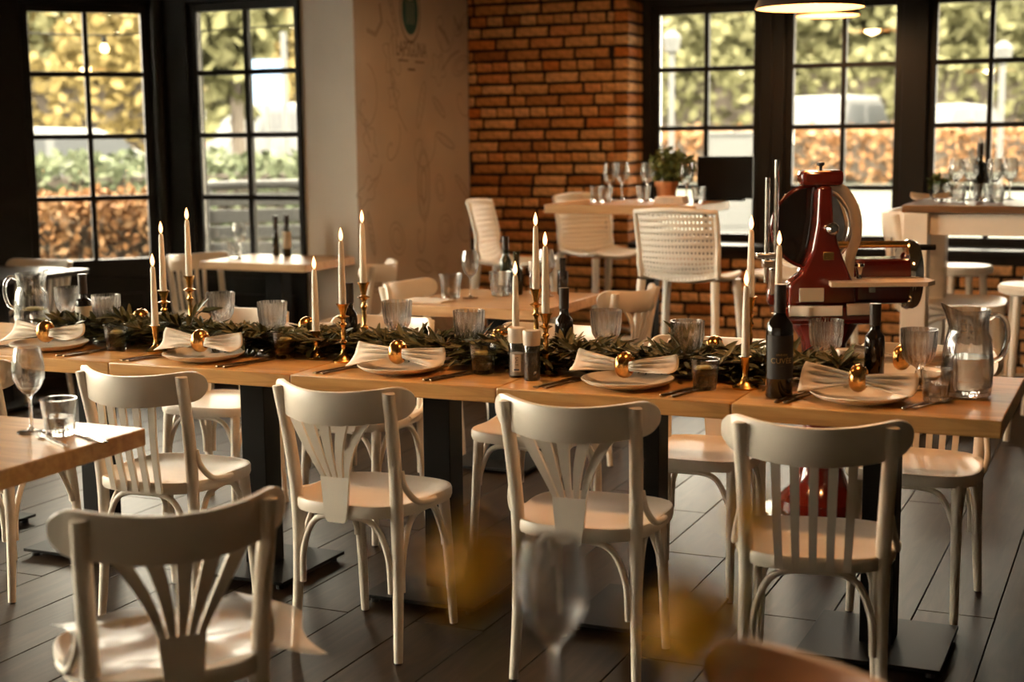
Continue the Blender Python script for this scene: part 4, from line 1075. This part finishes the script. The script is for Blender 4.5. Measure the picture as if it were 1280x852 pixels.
# ================================================================== OUTDOORS
def pol(az, r, z=0): return Vector((-r*math.sin(R(az)), r*math.cos(R(az)), z))
def gz(r): s = min(1, max(0, (r-14)/20)); return -.13+.68*s*s*(3-2*s)
mb = MB(); rr_ = [0, 8, 11, 14, 17, 20, 20, 28, 32]; na = 72; vs_ = []; fs_ = []
for r_ in rr_:
    for k in range(na): vs_.append(pol(360*k/na, r_, gz(r_)))
for j in range(len(rr_)-1):
    for k in range(na): fs_.append((j*na+k, j*na+(k+1) % na, (j+1)*na+(k+1) % na, (j+1)*na+k))
obj('ground_lawn', mb.add(vs_, fs_), 'grass', None, 0, kind='structure')
mb = MB(); rr_ = [32, 38, 48]; vs_ = []; fs_ = []
for r_ in rr_:
    for k in range(na): vs_.append(pol(360*k/na, r_, gz(r_)))
for j in range(2):
    for k in range(na): fs_.append((j*na+k, j*na+(k+1) % na, (j+1)*na+(k+1) % na, (j+1)*na+k))
obj('ground_road', mb.add(vs_, fs_), 'asphalt', None, 0, kind='structure')
mb = MB(); rr_ = [48, 70, 140]; vs_ = []; fs_ = []
for r_ in rr_:
    for k in range(na): vs_.append(pol(360*k/na, r_, gz(r_)))
for j in range(2):
    for k in range(na): fs_.append((j*na+k, j*na+(k+1) % na, (j+1)*na+(k+1) % na, (j+1)*na+k))
obj('ground_verge', mb.add(vs_, fs_), 'grass', None, 0, kind='structure')

def tree(az, r, h, cr, mat, label, seed, n=1500):
    rn = random.Random(seed); p = pol(az, r, gz(r)); t = thing('garden_tree', label, 'tree', p, rn.random()*6, 'autumn trees beyond the road')
    obj('trunk', MB().tube([(0, 0, 0), (rn.uniform(-.1, .1), rn.uniform(-.1, .1), h*.35), (rn.uniform(-.3, .3), rn.uniform(-.3, .3), h*.8)], [.17, .13, .05], 8), 'bark', t)
    mb = MB()
    for q_ in range(5):
        c = (rn.uniform(-.5, .5)*cr, rn.uniform(-.5, .5)*cr, h*rn.uniform(.32, .78))
        s = rn.uniform(.55, .8); o_ = leaf_cloud(n//5, cr*s, cr*s, h*.27, c, .5, rn, .36, .3); mb.add(o_.v, o_.f)
    obj('crown', mb, mat, t, 0, kind='stuff')
kinds = {'tree_yellow': 'yellow autumn tree', 'tree_olive': 'olive green tree', 'tree_rust': 'rust coloured tree'}
spots = []
az = 52; k = 0
while az > -8:
    spots.append((az, 52+2.5*math.sin(k*2.1), 7.4+1.0*math.sin(k*1.3+1), 2.8)); az -= 2.7; k += 1
az = 53; 
while az > -9:
    spots.append((az, 64+3*math.sin(k*1.7), 10.0+1.5*math.sin(k*2.3), 3.6)); az -= 3.0; k += 1
beh = lambda a: 'the slanting glazed door' if a > 37.5 else 'the garden door' if a > 31.5 else 'the brick wall' if a > 18.5 else 'the window next to the bricks' if a > 13.6 else 'the window behind the slicer' if a > 8 else 'the window behind the high table'
rt = random.Random(31)
for i, (a_, r_, h_, c_) in enumerate(spots):
    if 20 < a_ < 30.5: continue
    mt_ = rt.choice(['tree_yellow', 'tree_yellow', 'tree_rust', 'tree_olive']) if a_ > 30 else rt.choice(['tree_olive', 'tree_olive', 'tree_olive', 'tree_yellow', 'tree_rust'])
    tree(a_, r_, h_, c_, mt_, '%s %s seen beyond %s' % ('tall' if r_ > 58 else 'low', kinds[mt_], beh(a_)), 100+i)
# a closer conifer-green branchy tree behind the garden door
tree(34.4, 30, 5.2, 1.2, 'tree_olive', 'slim grey-green tree close behind the garden door', 77, 900)

def hedge(az0, az1, r, h, mat, label, n, size, seed, th=.8):
    a = pol(az0, r); b_ = pol(az1, r); c = (a+b_)/2; d = b_-a; L = d.length
    t = thing('garden_hedge', label, 'hedge', (c.x, c.y, gz(r)-.03), math.atan2(d.y, d.x))
    obj('branch_core', MB().box((0, 0, h*.44), (L*.98, th*.55, h*.86), None, .1), 'bark', t)
    rn = random.Random(seed); mb = MB()
    for _ in range(n):
        p = Vector((rn.uniform(-L/2, L/2), rn.choice((-1, 1))*th/2*rn.uniform(.5, 1.0), rn.uniform(.02, h))) if rn.random() < .7 else Vector((rn.uniform(-L/2, L/2), rn.uniform(-th/2, th/2), h*rn.uniform(.85, 1.06)))
        dd = Vector((rn.gauss(0, 1), rn.gauss(0, 1), rn.gauss(0, 1))).normalized(); e = dd.cross(Vector((rn.gauss(0, 1), rn.gauss(0, 1), rn.gauss(0, 1)))).normalized(); s = size*rn.uniform(.6, 1.3)
        mb.add([p, p+dd*s*.5+e*s*.36, p+dd*s, p+dd*s*.5-e*s*.36], [(0, 1, 2, 3)])
    obj('foliage', mb, mat, t, 0, kind='stuff')
hedge(47, 36.2, 13.2, 1.12, 'hedge_rust', 'low copper-brown hedge outside the slanting glazed door', 7000, .085, 1)
hedge(47, 30.5, 18.5, 1.30, 'hedge_green', 'low grey-green hedge behind the copper-brown one', 4500, .14, 2, 1.2)
hedge(54, 29.5, 49.0, 3.2, 'tree_yellow', 'tall belt of yellowing shrubs beyond the road past the garden doors', 7000, .42, 5, 2.0)
hedge(21, -6, 49.0, 3.2, 'tree_olive', 'tall belt of olive shrubs beyond the road past the windows', 7000, .42, 6, 2.0)
hedge(20, -4, 31.0, 1.02, 'hedge_rust', 'low rust-brown hedge along the road beyond the lawn', 6000, .17, 3)

def car(az, r, turn, L, H, label, van=False):
    p = pol(az, r, gz(r)); t = thing('parked_car', label, 'car', p, R(az)+turn)
    if van: pr = [(-L/2, .35), (-L/2, H*.55), (-L/2+.1, H*.97), (-L/2+.5, H), (L/2-1.5, H), (L/2-.75, H*.62), (L/2-.1, H*.52), (L/2, .6), (L/2, .35)]
    else: pr = [(-L/2, .4), (-L/2, .80), (-L/2+.25, .95), (-L/2+.85, H*.97), (-L/2+1.5, H), (L/2-1.9, H*.97), (L/2-1.15, .98), (L/2-.3, .84), (L/2, .66), (L/2, .36)]
    w_ = .86
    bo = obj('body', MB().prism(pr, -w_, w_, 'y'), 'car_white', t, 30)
    bv = bmesh.new(); bv.from_mesh(bo.data); bmesh.ops.bevel(bv, geom=list(bv.edges), offset=.09, segments=3, profile=.5, affect='EDGES', clamp_overlap=True); bv.to_mesh(bo.data); bv.free(); bo.data.shade_smooth()
    zb, zt = (.98, H-.12) if not van else (H*.6, H-.22)
    x0, x1 = (-L/2+.75, L/2-1.55) if not van else (-L/2+.4, L/2-1.2)
    for s in (-1, 1):
        for f0, f1 in ((0, .47), (.53, 1)):
            xa, xb = x0+(x1-x0)*f0, x0+(x1-x0)*f1
            sl_a = .3 if f0 == 0 else 0; sl_b = .45 if f1 == 1 else 0
            obj('side_window', MB().prism([(xa, zb), (xb+sl_b*.6, zb), (xb-sl_b*.2, zt), (xa+sl_a, zt)], s*(w_+.002), s*(w_+.012), 'y'), 'car_glass', t, 0)
        for x in (-L/2+.85, L/2-.9): obj('wheel', MB().lathe([(0, -.1), (.20, -.1), (.31, -.09), (.32, 0), (.31, .09), (0, .1)], 20, c=(x, s*(w_-.08), .32), m=ry), 'car_tyre', t, 40)
        obj('rear_lamp', MB().box((-L/2+.02, s*.68, .78), (.06, .2, .14), None, .02), 'car_lamp_red', t)
for a_, r_, tu, L_c, H_c, van, lb in ((40.4, 24.0, 0, 4.5, 1.48, False, 'white hatchback parked behind the hedges outside the slanting glazed door'), (32.4, 36, R(40), 4.2, 1.75, True, 'white van beyond the garden door with a blue sign in front'),
    (11.1, 41.5, R(66), 4.2, 1.9, True, 'white people carrier on the road seen past the slicing machine'), (6.9, 41.5, R(50), 4.2, 1.65, False, 'white car on the road behind the high white-legged table')):
    car(a_, r_, tu, L_c, H_c, lb, van)
t_ = thing('utility_cabinet', 'white utility cabinet on the lawn outside the window next to the bricks', 'cabinet', pol(15.3, 21, gz(21)), R(15))
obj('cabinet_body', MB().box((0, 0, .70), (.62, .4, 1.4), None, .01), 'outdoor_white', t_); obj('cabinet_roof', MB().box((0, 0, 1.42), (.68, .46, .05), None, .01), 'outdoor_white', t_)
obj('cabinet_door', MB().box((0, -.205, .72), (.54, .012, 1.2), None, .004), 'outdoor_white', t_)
# unseen awning added over the right-hand windows to hold back sky light
t_ = thing('added_awning', 'unseen dark awning added outside the windows to block sky light', 'awning', (-.25, 9.75, 0))
obj('sky_blocker', MB().box((0, 2.1, 2.78), (3.9, 4.3, .06), (R(-3), 0, 0), .01), 'wall_dark', t_)
for x_ in (-1.85, 1.85): obj('post', MB().box((x_, 4.1, 1.28), (.08, .08, 2.82)), 'black_steel', t_)
def post(az, r, h, label, head):
    t = thing('lamp_post', label, 'lamp post', pol(az, r, gz(r)))
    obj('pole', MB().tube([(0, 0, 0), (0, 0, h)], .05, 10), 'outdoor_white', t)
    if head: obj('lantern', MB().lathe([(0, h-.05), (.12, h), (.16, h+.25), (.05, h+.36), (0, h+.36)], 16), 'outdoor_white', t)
post(17.6, 26, 2.6, 'pale lamp post on the lawn outside the window next to the bricks', True)
post(5.35, 27, 2.3, 'pale lamp post on the lawn outside the window behind the high table', True)
post(32.6, 26, 3.0, 'white post beside the blue sign outside the garden door', False)
t_ = thing('road_sign', 'blue road sign on a thin post outside the garden door', 'sign', pol(33.3, 26, gz(26)), R(33))
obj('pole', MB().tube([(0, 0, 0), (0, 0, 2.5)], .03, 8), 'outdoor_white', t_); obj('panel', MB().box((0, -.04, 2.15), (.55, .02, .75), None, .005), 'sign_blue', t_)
# white slatted bench right outside the garden door
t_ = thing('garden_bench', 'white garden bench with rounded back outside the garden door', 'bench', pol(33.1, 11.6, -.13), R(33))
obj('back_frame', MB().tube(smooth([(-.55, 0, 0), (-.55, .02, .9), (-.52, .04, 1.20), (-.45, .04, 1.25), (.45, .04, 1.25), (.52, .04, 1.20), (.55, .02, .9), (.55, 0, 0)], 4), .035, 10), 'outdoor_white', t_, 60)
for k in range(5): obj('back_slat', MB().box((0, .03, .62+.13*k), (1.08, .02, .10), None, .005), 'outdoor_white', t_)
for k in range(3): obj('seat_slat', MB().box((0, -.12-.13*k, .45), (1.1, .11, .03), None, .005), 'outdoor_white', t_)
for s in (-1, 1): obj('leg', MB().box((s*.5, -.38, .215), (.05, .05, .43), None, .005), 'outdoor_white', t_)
# festoon string with one bulb outside the slanting door
t_ = thing('festoon_string', 'thin cable with one glowing bulb outside the slanting glazed door', 'string light', pol(41, 11, 0))
a_ = pol(46, 11.2)-pol(41, 11); b_ = pol(27, 10.8)-pol(41, 11); c_ = pol(39.25, 11)-pol(41, 11)
obj('cable', MB().tube(smooth([(a_.x, a_.y, 2.32), (c_.x, c_.y, 2.23), (b_.x, b_.y, 2.36)], 8), .006, 6), 'black_steel', t_)
for e_ in (a_, b_): obj('pole', MB().tube([(e_.x, e_.y, -.14), (e_.x, e_.y, 2.42)], .03, 8), 'black_steel', t_)
obj('socket', MB().tube([(c_.x, c_.y, 2.22), (c_.x, c_.y, 2.17)], .016, 8), 'black_steel', t_)
obj('festoon_bulb', MB().lathe([(0, 2.10), (.025, 2.11), (.032, 2.135), (.016, 2.17), (0, 2.175)], 16, c=(c_.x, c_.y, 0)), 'bulb', t_, 45)
